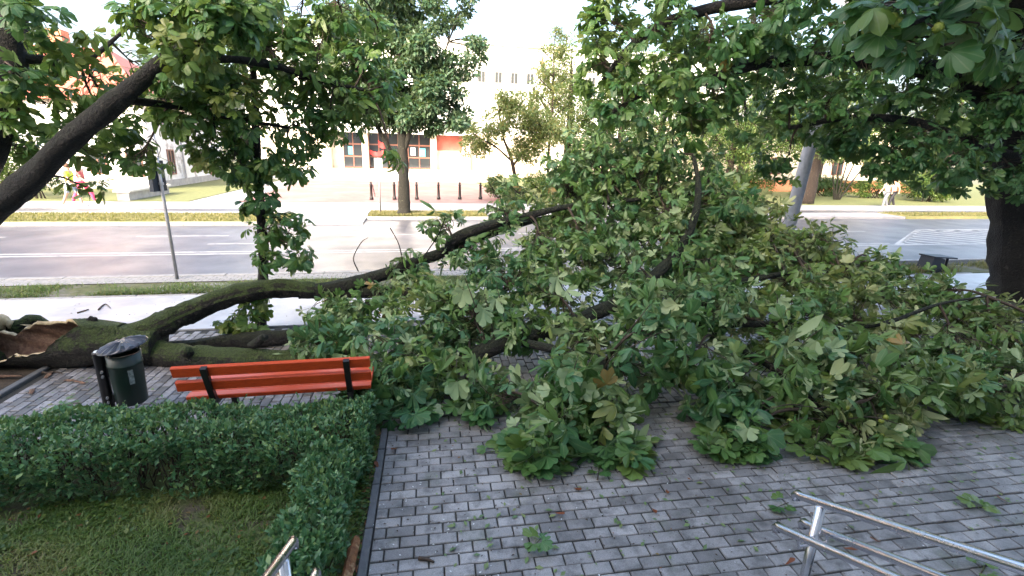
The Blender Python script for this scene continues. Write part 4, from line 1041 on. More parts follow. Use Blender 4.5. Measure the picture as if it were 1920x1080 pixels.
bush(-17.2, 27.0, 1.0, .8, 1.5, 2200, .12, 'dark_leaf', 'darker low shrub beside the bright bush at left')
bush(-16.6, 20.6, 1.0, .35, .45, 1500, .10, 'dead_leaf', 'reddish-brown low plant patch on the far verge at left', 'ground_shrub', 2)
bush(14.5, 30.0, 2.4, 1.6, 2.2, 5500, .15, 'bush_leaf', 'broad green bush behind the fallen crown, left of the lamp post')
bush(19.5, 29.0, 2.0, 1.4, 2.0, 5000, .14, 'bush_leaf', 'light green bush just behind the lamp post')
bush(27.5, 31.0, 1.0, 1.0, 1.4, 2200, .13, 'dark_leaf', 'small dark round shrub on the right lawn')
bush(30.5, 32.5, 3.2, .9, 1.7, 6000, .14, 'dark_leaf', 'dark clipped-looking hedge shrub behind the two walkers')
bush(35.5, 28.6, 2.6, 1.4, 1.9, 6500, .14, 'bush_leaf', 'green spreading bush right of the two walkers')
bush(24.5, 33.0, 2.6, 1.2, 1.8, 5500, .15, 'bush_leaf', 'mid green bush behind the reddish-brown trunk on the right lawn')
bush(33.5, 31, 2.0, 1.0, 1.5, 4500, .14, 'bush_leaf', 'low green bush between the walkers and the dark hedge shrub')
bush(38, 31.5, 2.6, 1.6, 3.4, 5500, .16, 'bush_leaf', 'taller green bush near the right trunk across the road')
# multi-stem shrub
x0, y0 = st(29.0, 29.6)[:2]
ms = thing('multi_stem_shrub', (x0, y0, .03), 'leafless-based shrub with several pale spreading stems on the right lawn', 'shrub')
for dx, h in ((-.7, 2.4), (-.25, 2.8), (.3, 2.6), (.9, 2.9), (1.6, 2.5)):
    limb('stem', [(x0 + dx * .15, y0, 0, .06), (x0 + dx * .5, y0, h * .45, .05), (x0 + dx, y0, h, .03)], 'pale_bark', ms, 7, 4)
V, Fc, rd = cloud([(x0 + a, y0, 3.0 + b, 1.0, .8, .6) for a, b in ((-1, 0), (0, .4), (1.2, .2), (2, -.1))], 3500, .15)
link('foliage', raw_mesh('foliage', V, Fc, 'bush_leaf', False, None, {'rnd': rd}), ms, kind='stuff')
def big_tree(u, v, h, r, n, label, mat, bmat, tr=.3, size=.17, low=.35):
    x, y, _ = st(u, v); CL = []
    for k in range(6):
        a = 6.28 * k / 6; CL.append((x + .55 * r * math.cos(a), y + .55 * r * math.sin(a), h * (low + .3) + .12 * h * math.sin(k * 2.1), r * .6, r * .6, h * .18))
    CL += [(x, y, h * .85, r * .7, r * .7, h * .16), (x, y, h * (low + .12), r * .75, r * .75, h * .12)]
    simple_tree('background_tree', (x, y, .03), label, 'tree', [(x - .05, y, 0, tr * 1.25), (x, y, h * .2, tr), (x + .1, y, h * .5, tr * .7), (x, y, h * .85, tr * .2)],
        [[(x, y, h * .3, tr * .5), (x + r * .4 * s, y, h * .5, tr * .3), (x + r * .75 * s, y, h * .65, tr * .12)] for s in (-1, 1)], CL, n, size, mat, bmat, 'trees across the street')
big_tree(24.2, 26.9, 8.5, 3.2, 11000, 'tree with reddish-brown trunk right of the lamp post', 'bush_leaf', 'brown_bark', .42, .17, .3)
big_tree(14.0, 33, 10, 3.6, 11000, 'leafy green tree behind the top of the fallen crown', 'dark_leaf', 'brown_bark', .3, .19, .2)
big_tree(18.5, 36, 11, 4.0, 11000, 'taller tree behind the lamp post among the background trees', 'bush_leaf', 'brown_bark', .3, .2, .25)
big_tree(33, 36, 10, 4.2, 11000, 'broad tree behind the two walkers on the right', 'bush_leaf', 'brown_bark', .35, .2, .28)
big_tree(42, 33, 10, 4.2, 9000, 'tree partly hidden by the big right trunk across the road', 'bush_leaf', 'brown_bark', .35, .2, .28)
big_tree(21, 30.5, 7.5, 2.6, 9000, 'light green tree close behind the lamp post', 'bush_leaf', 'brown_bark', .22, .16, .2)
big_tree(11.5, 37, 11, 3.6, 10000, 'tree behind the slender pale tree, left of the standing crown', 'bush_leaf', 'brown_bark', .3, .2, .25)
big_tree(27.5, 38, 11, 4.4, 13000, 'tall broad tree rising behind the multi-stem shrub', 'dark_leaf', 'brown_bark', .35, .2, .2)
big_tree(-26, 30, 9, 3.2, 7000, 'tree at the far left edge beside the white house', 'bush_leaf', 'brown_bark', .3, .19, .28)

# ================================================================== PEOPLE
def person(loc, face, label, top, legs, hair, stride=.3, shorts=False, scale=1.0, bag=None):
    r = thing('person', loc, label, 'person')
    c, s = math.cos(face), math.sin(face)
    def W(f, l, z): return (loc[0] + scale * (f * c - l * s), loc[1] + scale * (f * s + l * c), loc[2] + scale * z)
    J = {'pel': (0, 0, .93, .115), 'waist': (.01, 0, 1.08, .12), 'chest': (.02, 0, 1.3, .14), 'neck': (.02, 0, 1.48, .055), 'chin': (.04, 0, 1.56, .075), 'head': (.04, 0, 1.65, .098), 'crown': (.03, 0, 1.73, .075)}
    for sd, n in ((1, 'L'), (-1, 'R')):
        k = stride * sd
        J['hip' + n] = (0, .09 * sd, .88, .09); J['knee' + n] = (.02 + k * .55, .09 * sd, .49, .062); J['ank' + n] = (k * .9 - .05, .09 * sd, .09, .042); J['toe' + n] = (k * .9 + .12, .10 * sd, .035, .035)
        J['sh' + n] = (.02, .18 * sd, 1.41, .062); J['elb' + n] = (-k * .35 - .02, .22 * sd, 1.13, .045); J['wr' + n] = (-k * .7 + .08, .22 * sd, .9, .032); J['hand' + n] = (-k * .75 + .11, .215 * sd, .82, .036)
    E = [('pel', 'waist'), ('waist', 'chest'), ('chest', 'neck'), ('neck', 'chin'), ('chin', 'head'), ('head', 'crown')]
    for n in 'LR': E += [('pel', 'hip' + n), ('hip' + n, 'knee' + n), ('knee' + n, 'ank' + n), ('ank' + n, 'toe' + n), ('chest', 'sh' + n), ('sh' + n, 'elb' + n), ('elb' + n, 'wr' + n), ('wr' + n, 'hand' + n)]
    def skin(name, edges, grow, mat, rootj, cut=None):
        names = []
        for a, b in edges:
            for q in (a, b):
                if q not in names: names.append(q)
        pts = {q: list(J[q]) for q in names}
        for q, (p, t) in (cut or {}).items(): pts[q] = [J[p][i] + (J[q][i] - J[p][i]) * t for i in range(4)]
        me = bpy.data.meshes.new(name); me.from_pydata([W(*pts[q][:3]) for q in names], [(names.index(a), names.index(b)) for a, b in edges], [])
        me.materials.append(G[mat]); o = link(name, me, r); md = o.modifiers.new('skin', 'SKIN')
        lay_ = me.skin_vertices[0].data if me.skin_vertices else None
        if lay_ is None:
            bpy.context.view_layer.objects.active = o; lay_ = me.skin_vertices[0].data
        for i, q in enumerate(names):
            lay_[i].radius = (pts[q][3] * scale + grow,) * 2; lay_[i].use_root = (q == rootj)
        md.use_smooth_shade = True; sb_ = o.modifiers.new('sub', 'SUBSURF'); sb_.levels = 1; sb_.render_levels = 1
        return o
    skin('body', E, 0, 'skin', 'pel')
    skin('shirt', [('pel', 'waist'), ('waist', 'chest'), ('chest', 'shL'), ('chest', 'shR'), ('shL', 'elbL'), ('shR', 'elbR')], .018, top, 'pel', {'elbL': ('shL', .7), 'elbR': ('shR', .7)})
    le = [('pel', 'hipL'), ('pel', 'hipR'), ('hipL', 'kneeL'), ('hipR', 'kneeR')]
    cut = None
    if shorts: cut = {'kneeL': ('hipL', .85), 'kneeR': ('hipR', .85)}
    else: le += [('kneeL', 'ankL'), ('kneeR', 'ankR')]
    skin('shorts' if shorts else 'trousers', le, .02, legs, 'pel', cut)
    for n in 'LR':
        a, b = np.array(W(*J['ank' + n][:3])), np.array(W(*J['toe' + n][:3])); lo = loc[2] + .0
        d = unit(np.array([b[0] - a[0], b[1] - a[1], 0])); q = a - d * .05
        MB().box(lambda u, v, z: tuple(q + d * u + np.array([-d[1], d[0], 0]) * v + np.array([0, 0, z + lo - q[2]])), -.03, .24, -.048, .048, .0, .085, 0, .02).build('shoe', 'shoe', r)
    mb = MB(); hc = W(.02, 0, 1.67); V = []
    prof = [(.098, -.06), (.108, .0), (.102, .05), (.07, .095), (.02, .115)]
    mb.lathe(hc, [(a * scale, b * scale) for a, b in prof], 12); mb.build('hair', hair, r, True)
    # face: eyes, nose, mouth as small forms
    for nm_, f_, l_, z_, rr, mt in (('eye', .128, .035, 1.66, .012, 'black_trousers'), ('eye', .128, -.035, 1.66, .012, 'black_trousers'), ('nose', .14, 0, 1.63, .016, 'skin'), ('mouth', .125, 0, 1.585, .018, 'red_top')):
        c0 = W(f_, l_, z_); MB().lathe((c0[0], c0[1], c0[2] - rr * .5), [(rr * .6, 0), (rr, rr * .5), (rr * .6, rr)], 6).build(nm_, mt, r)
    return r
A0 = A_ST
person(st(-14.05, 23.9, .012), A0, 'person in bright yellow top and pale shorts walking on the far pavement', 'yellow_top', 'pale_denim', 'brown_hair', .34, True)
person(st(-14.3, 25.1, .012), A0, 'person in vivid pink trousers striding on the far pavement', 'red_top', 'pink_trousers', 'brown_hair', .42)
person(st(27.7, 24.7, .012), A0 + math.pi, 'person in white top and grey trousers, left of two walkers', 'white_top', 'grey_trousers', 'fair_hair', .28)
person(st(28.5, 25.0, .012), A0 + math.pi, 'person in white top and black trousers, right of two walkers', 'white_top', 'black_trousers', 'brown_hair', .33)

# ================================================================== CHESTNUT TREES
# the fallen tree
ft = new_tree('fallen_chestnut_tree', (-4.6, 5.6, 0), 'fallen horse chestnut tree with torn mossy trunk and wilting crown across paving', 'tree', True)
FR = ft['root']; LM = []
def lb(name, pts, mat, root, n=14, **kw):
    o, S = limb(name, pts, mat, root, n, **kw); return S
LM.append(lb('trunk', [(-5.59, 5.65, 0.21, 0.130), (-5.40, 5.66, 0.22, 0.200), (-5.18, 5.68, 0.22, 0.250), (-4.91, 5.72, 0.23, 0.260), (-4.48, 5.78, 0.20, 0.240)], 'moss_bark', FR, 28, lumpy=.07))
limb('knot', [(-4.62, 5.52, .20, .11), (-4.70, 5.42, .17, .10), (-4.74, 5.36, .16, .06)], 'moss_bark', FR, 12, 4, .2)
limb('broken_stub', [(-3.2, 5.62, .30, .07), (-3.05, 5.55, .42, .055), (-2.98, 5.5, .47, .045)], 'wet_bark', FR, 12, 4, .2)
limb('knot', [(-3.95, 5.52, .24, .07), (-3.95, 5.46, .26, .06), (-3.95, 5.42, .27, .035)], 'moss_bark', FR, 12, 4, .2)
LM.append(lb('limb', [(-4.88, 5.75, 0.29, 0.172), (-4.53, 5.90, 0.43, 0.159), (-4.29, 6.10, 0.54, 0.146), (-3.85, 6.35, 0.70, 0.138), (-3.38, 6.60, 0.76, 0.133), (-2.86, 6.78, 0.69, 0.118)], 'moss_bark', FR, 26, per=10)); LM.append(lb('limb', [(-3.05, 6.70, 0.71, 0.112), (-2.79, 6.80, 0.69, 0.116), (-2.06, 7.00, 0.85, 0.099), (-1.38, 7.20, 1.09, 0.082), (-0.84, 7.40, 1.28, 0.069), (-0.03, 7.70, 1.56, 0.052), (0.84, 8.00, 1.75, 0.034)], 'wet_bark', FR, 16))
LM.append(lb('limb', [(-0.97, 7.30, 1.23, 0.075), (-0.91, 7.30, 1.38, 0.085), (-0.51, 7.35, 1.57, 0.075), (0.13, 7.45, 1.75, 0.055), (0.95, 7.60, 1.93, 0.040), (1.90, 7.80, 2.02, 0.030), (2.88, 8.00, 2.11, 0.020)], 'wet_bark', FR))
LM.append(lb('limb', [(-4.68, 5.75, 0.12, 0.172), (-4.16, 5.68, 0.10, 0.155), (-3.51, 5.62, 0.12, 0.142), (-2.77, 5.60, 0.12, 0.125), (-2.14, 5.50, 0.10, 0.112)], 'moss_bark', FR, 26, per=10)); LM.append(lb('limb', [(-2.34, 5.53, 0.11, 0.103), (-2.07, 5.50, 0.09, 0.112), (-1.39, 5.40, 0.08, 0.107), (-0.74, 5.35, 0.21, 0.107), (-0.36, 5.45, 0.35, 0.107), (0.08, 5.60, 0.50, 0.103), (0.68, 5.80, 0.60, 0.095), (1.49, 6.20, 0.86, 0.086), (2.03, 6.50, 1.21, 0.073), (2.48, 6.90, 1.63, 0.060), (2.74, 7.40, 2.19, 0.043), (2.77, 7.90, 2.73, 0.026)], 'wet_bark', FR, 22, per=9))
LM.append(lb('limb', [(-4.58, 5.90, 0.09, 0.095), (-4.22, 6.10, 0.08, 0.086), (-3.87, 6.25, 0.09, 0.112), (-3.45, 6.30, 0.11, 0.112), (-2.98, 6.40, 0.15, 0.095), (-2.43, 6.60, 0.31, 0.077), (-1.86, 6.80, 0.59, 0.060), (-1.27, 7.00, 0.71, 0.043)], 'wet_bark', FR))
LM.append(lb('limb', [(-2.79, 6.80, 0.66, 0.090), (-2.14, 6.95, 0.64, 0.085), (-1.59, 7.00, 0.64, 0.070), (-0.88, 7.00, 0.56, 0.050), (0.00, 7.00, 0.75, 0.030)], 'wet_bark', FR))
for q in ([(0.68, 5.80, 0.60, 0.080), (1.44, 5.60, 0.64, 0.060), (2.21, 5.60, 0.73, 0.050), (3.10, 5.70, 0.73, 0.045), (4.03, 5.80, 0.67, 0.040), (4.76, 5.90, 0.72, 0.030), (5.56, 6.10, 0.93, 0.020), (6.35, 6.30, 1.00, 0.012)], [(1.49, 6.20, 0.86, 0.070), (2.36, 6.30, 0.97, 0.060), (3.26, 6.60, 1.06, 0.045), (4.16, 6.90, 1.13, 0.030), (4.92, 7.10, 1.10, 0.015)], [(0.08, 5.60, 0.46, 0.060), (0.62, 5.10, 0.54, 0.050), (0.99, 4.80, 0.56, 0.040), (0.79, 4.50, 0.34, 0.030), (0.50, 4.20, 0.20, 0.015)], [(2.21, 5.60, 0.71, 0.045), (2.70, 5.20, 0.56, 0.040), (3.07, 4.80, 0.37, 0.030), (3.26, 4.40, 0.16, 0.015)], [(4.03, 5.80, 0.67, 0.030), (4.46, 5.40, 0.46, 0.028), (4.88, 5.10, 0.34, 0.020), (5.35, 5.00, 0.27, 0.012)]): LM.append(lb('branch', q, 'wet_bark', FR, 9))
# torn end of the trunk: an open shell of bark with brown wood inside and pale splintered rims
n, m = 34, 44
ax0 = np.array((-4.85, 5.70, .29)); ax1 = np.array([-6.75, 5.48, .25])
T = unit(ax1 - ax0); e_up = unit(np.array([-.05, -.62, 1.]) - T * (np.array([-.05, -.62, 1.]) @ T)); e_sd = np.cross(T, e_up)
V, Fc, MI = [], [], []
def ring(s, inner):
    q0 = max(0., s - .19); opn = min(1.75, 2.5 * q0 ** .6) + (0 if s < .19 else 1) * (.13 * math.sin(s * 19) + .05 * math.sin(s * 53) + .03 * math.sin(s * 121))
    opn = max(.0004, opn); c = ax0 + (ax1 - ax0) * s; rr = (.215 + .075 * min(1, s * 5)) * (1 - .18 * max(0, s - .35)) * (.86 if inner else 1.) ; out = []
    for k in range(n):
        q = k / (n - 1); a = opn + (2 * math.pi - 2 * opn) * q
        lump = 1 + .05 * math.sin(3 * a + 5 * s) + .03 * math.sin(7 * a + 11 * s)
        if inner: lump += .05 * math.sin(9 * a + 25 * s)
        out.append(c + (e_up * math.cos(a) * (1.0 + .15 * s) + e_sd * math.sin(a)) * rr * lump)
    return out
for inner in (False, True):
    for j in range(m): V += ring(j / (m - 1), inner)
N_ = n * m
for j in range(m - 1):
    for k in range(n - 1):
        a, b, c, d = j * n + k, j * n + k + 1, (j + 1) * n + k + 1, (j + 1) * n + k
        Fc.append([a, b, c, d]); MI.append(0); Fc.append([N_ + d, N_ + c, N_ + b, N_ + a]); MI.append(1)
    for k in (0, n - 1):
        a, b = j * n + k, (j + 1) * n + k; Fc.append([a, b, N_ + b, N_ + a]); MI.append(2 if j / (m - 1) > .2 else 0)
for k in range(n - 1):
    a = (m - 1) * n + k; Fc.append([a, a + 1, N_ + a + 1, N_ + a]); MI.append(2)
link('torn_trunk_end', raw_mesh('torn_trunk_end', V, Fc, ['moss_bark', 'torn_wood', 'fresh_wood'], True, MI), FR, label='torn hollow trunk end with brown wood and pale splintered rim')
# splinters along the rim and the broken plate behind
for i in range(5):
    s = rng.uniform(.3, .9); g = ring(s, False)[0 if i % 2 else n - 1]
    d = unit(T * rng.uniform(.4, 1) + e_up * rng.uniform(.1, .7) + rng.normal(0, .15, 3)); L_ = rng.uniform(.04, .11)
    MB().tube([g - d * .03, g + d * L_ * .6, g + d * L_], [.014, .008, .002], 5).build('splinter', 'fresh_wood', FR)
pk = np.array([-5.22, 5.66, .50])
for i, (dx, dz, r0) in enumerate(((0, .0, .06), (.05, -.01, .05))):
    limb('broken_knob', [(*(pk + np.array([dx - .06, 0, -.12])), r0 * 1.3), (*(pk + np.array([dx, 0, dz + .02])), r0), (*(pk + np.array([dx + .04, 0, dz + .11])), r0 * .4)], 'bark', FR, 9, 4, .25)
# second torn slab at the picture's left edge
limb('torn_slab', [(-6.75, 6.0, .15, .16), (-6.42, 6.05, .33, .11), (-6.30, 6.1, .38, .08), (-6.12, 6.12, .26, .04)], 'moss_bark', FR, 14, 5, .25)
limb('torn_slab', [(-6.9, 5.85, .2, .12), (-6.60, 5.9, .40, .10), (-6.47, 5.92, .40, .05)], 'fresh_wood', FR, 9, 5, .25, label='pale freshly split wood slab')
for i in range(7):
    a = np.array([-6.1 + rng.uniform(-.5, .3), 5.25 + rng.uniform(-.2, .1), .02]); d = unit(np.array([rng.normal(0, 1), rng.normal(0, .4), .05]))
    MB().tube([a, a + d * .12, a + d * rng.uniform(.2, .4)], [.018, .02, .006], 5).build('splinter', 'fresh_wood' if i % 2 else 'torn_wood', FR)
clumps(ft, [(-2.39, 5.70, 0.35, 0.30, 0.23, 0.9), (-2.22, 6.20, 0.42, 0.32, 0.23, 0.8), (-1.92, 6.60, 0.63, 0.38, 0.23, 0.6), (-2.65, 6.60, 0.51, 0.20, 0.17, 0.5), (-1.38, 5.40, 0.50, 0.41, 0.32), (-1.49, 4.95, 0.20, 0.24, 0.21), (-1.09, 4.75, 0.18, 0.29, 0.26), (-0.93, 5.00, 0.35, 0.27, 0.27), (-1.20, 6.20, 0.79, 0.39, 0.35, 0.8), (-0.73, 5.80, 0.50, 0.44, 0.34), (-0.58, 6.00, 0.79, 0.41, 0.31), (-1.50, 7.00, 1.03, 0.25, 0.27, 0.5), (-1.08, 7.40, 1.62, 0.23, 0.28, 0.3), (-0.62, 7.30, 1.23, 0.45, 0.32, 0.6), (-0.15, 7.60, 1.78, 0.33, 0.25, 0.5), (-0.08, 6.60, 0.93, 0.49, 0.41), (0.41, 7.00, 1.36, 0.43, 0.35, 0.8), (0.57, 6.30, 0.88, 0.47, 0.39), (0.05, 5.90, 0.56, 0.38, 0.24), (0.09, 8.00, 2.08, 0.39, 0.26, 0.5), (0.83, 8.20, 2.34, 0.48, 0.37), (1.28, 8.50, 2.73, 0.49, 0.41), (1.87, 8.20, 2.37, 0.57, 0.48), (2.53, 8.50, 2.72, 0.58, 0.43), (3.26, 8.40, 2.35, 0.54, 0.45, 0.9), (2.36, 7.60, 1.84, 0.62, 0.45), (1.27, 7.40, 1.68, 0.61, 0.44), (3.38, 7.80, 1.63, 0.64, 0.43), (1.59, 6.80, 1.16, 0.57, 0.42), (2.50, 6.80, 1.19, 0.57, 0.42), (3.44, 7.00, 1.08, 0.59, 0.43), (4.27, 7.60, 1.31, 0.50, 0.34, 0.8), (4.95, 7.80, 1.46, 0.39, 0.24, 0.7), (4.80, 7.20, 0.99, 0.61, 0.34), (5.68, 7.50, 1.11, 0.46, 0.23, 0.7), (5.41, 6.80, 0.79, 0.58, 0.35), (6.13, 7.00, 0.87, 0.47, 0.25), (6.12, 6.50, 0.63, 0.56, 0.31), (6.65, 6.50, 0.72, 0.45, 0.24), (6.43, 6.00, 0.48, 0.45, 0.38), (5.72, 5.80, 0.39, 0.51, 0.34), (5.18, 6.00, 0.44, 0.52, 0.35), (4.57, 6.20, 0.65, 0.53, 0.36), (3.84, 6.20, 0.78, 0.53, 0.35), (3.05, 6.00, 0.68, 0.52, 0.38), (1.60, 4.90, 0.93, 0.40, 0.23, 0.8), (1.27, 4.80, 0.57, 0.28, 0.28, 0.8), (0.81, 5.20, 0.64, 0.33, 0.27), (0.56, 4.50, 0.48, 0.27, 0.24), (0.41, 4.15, 0.26, 0.29, 0.23), (0.26, 3.95, 0.04, 0.19, 0.12, 0.7), (0.91, 4.40, 0.30, 0.24, 0.27), (0.81, 4.15, 0.07, 0.25, 0.19, 0.9), (1.11, 3.98, -0.03, 0.14, 0.06, 0.3), (-0.08, 4.70, 0.21, 0.28, 0.22), (-0.38, 4.90, 0.19, 0.24, 0.17, 0.8), (1.99, 4.90, 0.54, 0.41, 0.29), (2.27, 4.60, 0.36, 0.30, 0.28), (2.30, 4.35, 0.14, 0.22, 0.21), (2.13, 4.15, 0.02, 0.18, 0.10, 0.6), (2.91, 5.00, 0.52, 0.44, 0.32), (3.00, 4.55, 0.28, 0.33, 0.27), (3.15, 4.25, 0.10, 0.34, 0.18), (3.58, 4.25, 0.06, 0.24, 0.12, 0.6), (3.51, 4.90, 0.46, 0.44, 0.32), (3.86, 4.65, 0.32, 0.39, 0.28), (4.41, 5.00, 0.44, 0.44, 0.30), (4.87, 4.95, 0.31, 0.35, 0.25), (5.30, 4.95, 0.26, 0.30, 0.25), (5.81, 5.20, 0.38, 0.31, 0.34), (6.96, 5.80, 0.43, 0.41, 0.41), (6.42, 5.20, 0.13, 0.37, 0.28), (2.12, 8.60, 2.62, 0.54, 0.36), (1.57, 8.40, 2.26, 0.54, 0.36), (3.00, 8.30, 2.04, 0.63, 0.40), (3.70, 7.40, 1.66, 0.57, 0.32), (3.17, 7.60, 1.95, 0.58, 0.37), (2.36, 7.20, 1.50, 0.56, 0.40), (1.08, 7.00, 1.26, 0.55, 0.39), (3.98, 6.80, 0.99, 0.54, 0.34), (2.68, 6.40, 0.99, 0.51, 0.36), (1.65, 8.20, 1.84, 0.62, 0.44), (2.38, 8.40, 2.19, 0.63, 0.45), (3.00, 8.20, 1.70, 0.62, 0.40), (3.95, 8.40, 1.97, 0.54, 0.36, 0.8), (2.09, 8.00, 1.44, 0.62, 0.35), (3.25, 7.80, 1.33, 0.60, 0.34), (4.03, 8.00, 1.40, 0.53, 0.31), (1.03, 8.30, 2.08, 0.49, 0.36), (0.75, 7.80, 1.52, 0.47, 0.34), (0.31, 7.20, 1.03, 0.40, 0.32, 0.8), (4.85, 7.80, 1.10, 0.52, 0.26), (1.66, 5.60, 1.05, 0.38, 0.26), (2.37, 5.60, 1.00, 0.38, 0.29), (3.29, 5.40, 0.63, 0.38, 0.28), (3.99, 5.30, 0.55, 0.37, 0.28)], LM, tips=17, per=5, size=(.115, .20), mat='wilted', wilt=.75, droop=.55, spread=1.25, up=.45, br=.016, rough=.7, far=(5.5, .82, 1.9), olive=lambda c: .36 + .03 * c[0] + .04 * (c[1] - 5))
# big leaves turned over on the outside of the crown, and a few facing out
LPF = np.vstack(LM)[:, :3]
for (x, y, z, under, s) in [(-0.57, 5.50, 1.12, 1, 0.21), (-0.33, 5.40, 0.93, 1, 0.22), (-0.19, 5.60, 1.00, 1, 0.20), (0.55, 5.80, 1.23, 1, 0.24), (0.67, 5.75, 1.08, 1, 0.20), (0.58, 4.20, 0.74, 1, 0.20), (0.73, 4.25, 0.76, 1, 0.17), (1.45, 4.55, 1.14, 0, 0.22), (1.67, 4.50, 0.94, 0, 0.21), (1.08, 4.45, 0.66, 0, 0.19), (-1.16, 4.60, 0.53, 0, 0.19), (-1.31, 4.55, 0.37, 0, 0.18), (-0.53, 4.55, 0.42, 1, 0.20), (3.27, 4.90, 0.83, 1, 0.19), (2.69, 4.05, 0.33, 0, 0.21), (2.27, 4.10, 0.26, 1, 0.20), (2.37, 4.05, 0.12, 1, 0.18), (0.27, 3.95, 0.40, 0, 0.20), (0.52, 3.95, 0.30, 0, 0.19), (-2.31, 5.30, 0.17, 1, 0.18), (-1.98, 5.30, 0.35, 1, 0.20), (3.04, 4.20, 0.28, 0, 0.20), (3.78, 4.15, 0.13, 1, 0.18), (-0.85, 4.50, 0.11, 1, 0.18), (1.77, 5.00, 1.17, 1, 0.20), (3.30, 5.80, 1.03, 1, 0.17), (3.06, 6.40, 1.37, 1, 0.17)]:
    h = np.array([x, y, z]); view = unit(np.array([0, 0, CAM_H]) - h); a = LPF[np.argmin(np.linalg.norm(LPF - h, axis=1))]
    d = unit(np.array([rng.normal(0, .5), rng.normal(0, .2) - .2, -.8]))
    twig(ft, [a, (a + h) / 2 + np.array([0, 0, .15]), h - d * s * .8], .008, .004, 4)
    add_leaf(ft, h, d, (-view if under else view) + rng.normal(0, .3, 3), s, 'wilted', .4, .4 if under else .2)
# bare bent twigs sticking up from the limb
for pts in ([(-2.26, 6.95, .95), (-2.32, 6.95, 1.15), (-2.2, 6.98, 1.38), (-2.1, 6.98, 1.45)], [(-1.6, 7.0, 1.0), (-1.66, 7.0, 1.35), (-1.78, 7.0, 1.6)], [(-1.3, 7.1, 1.2), (-1.1, 7.1, 1.5), (-1.0, 7.1, 1.75)]):
    limb('bare_twig', [(*p, .010 - .002 * i) for i, p in enumerate(pts)], 'wet_bark', FR, 6, 5)
def conker(root, p, r=.024):
    me = bpy.data.meshes.get('conker_shared')
    if me is None:
        V, Fc = [], []; nu_, nv_ = 10, 7
        for j in range(nv_):
            t = math.pi * (j + .5) / nv_
            for k in range(nu_):
                rr = 1.16 if (j + k) % 2 else .94; a = 2 * math.pi * (k + .5 * (j % 2)) / nu_
                V.append((rr * math.sin(t) * math.cos(a), rr * math.sin(t) * math.sin(a), rr * math.cos(t)))
        Fc = [[j * nu_ + k, (j + 1) * nu_ + k, (j + 1) * nu_ + (k + 1) % nu_, j * nu_ + (k + 1) % nu_] for j in range(nv_ - 1) for k in range(nu_)] + [list(range(nu_)), list(range((nv_ - 1) * nu_, nv_ * nu_))[::-1]]
        me = raw_mesh('conker_shared', V, Fc, 'conker', True)
    o = link('conker', me, root); o.location = p; o.scale = (r, r, r)
for p in [(2.05, 4.20, 0.16), (2.32, 4.20, 0.15), (3.38, 4.40, 0.32), (2.77, 4.30, 0.21), (3.67, 4.30, 0.24), (3.72, 4.32, 0.27), (3.63, 4.20, 0.15), (3.58, 4.20, 0.13), (-0.76, 4.45, -0.03), (3.43, 4.40, 0.23)]: conker(FR, p[:3])

# standing tree on the right
rt_ = new_tree('chestnut_tree', (10.7, 9.9, 0), 'big dark standing chestnut with thick trunk at the right edge', 'tree')
RR = rt_['root']; RL = [lb('trunk', [(11.16, 9.90, -0.35, 0.850), (10.89, 9.90, 0.23, 0.660), (10.56, 9.90, 1.02, 0.580), (10.27, 9.90, 1.98, 0.560), (9.91, 9.90, 3.29, 0.550), (9.39, 9.80, 4.49, 0.500), (8.41, 9.60, 6.11, 0.420), (7.56, 9.50, 8.04, 0.300)], 'shaded_bark', RR, 26, lumpy=.09)]
for q in ([(9.55, 9.80, 3.47, 0.220), (7.94, 9.50, 4.14, 0.170), (6.60, 9.30, 4.34, 0.140), (5.11, 9.00, 4.34, 0.110), (3.92, 8.70, 4.18, 0.090), (3.01, 8.50, 3.89, 0.070), (2.14, 8.40, 3.70, 0.050), (1.55, 8.30, 3.35, 0.030)], [(9.19, 9.80, 4.66, 0.220), (7.46, 9.50, 5.25, 0.170), (5.55, 9.20, 5.45, 0.140), (3.94, 8.90, 5.17, 0.110), (2.61, 8.70, 4.86, 0.080), (1.84, 8.50, 4.41, 0.060), (1.36, 8.40, 3.84, 0.030)], [(9.66, 9.70, 2.79, 0.120), (8.35, 9.40, 3.05, 0.090), (7.13, 9.20, 3.38, 0.070), (5.91, 9.10, 3.43, 0.050), (4.77, 9.00, 3.22, 0.030)]): RL.append(lb('limb', q, 'bark', RR, 12))
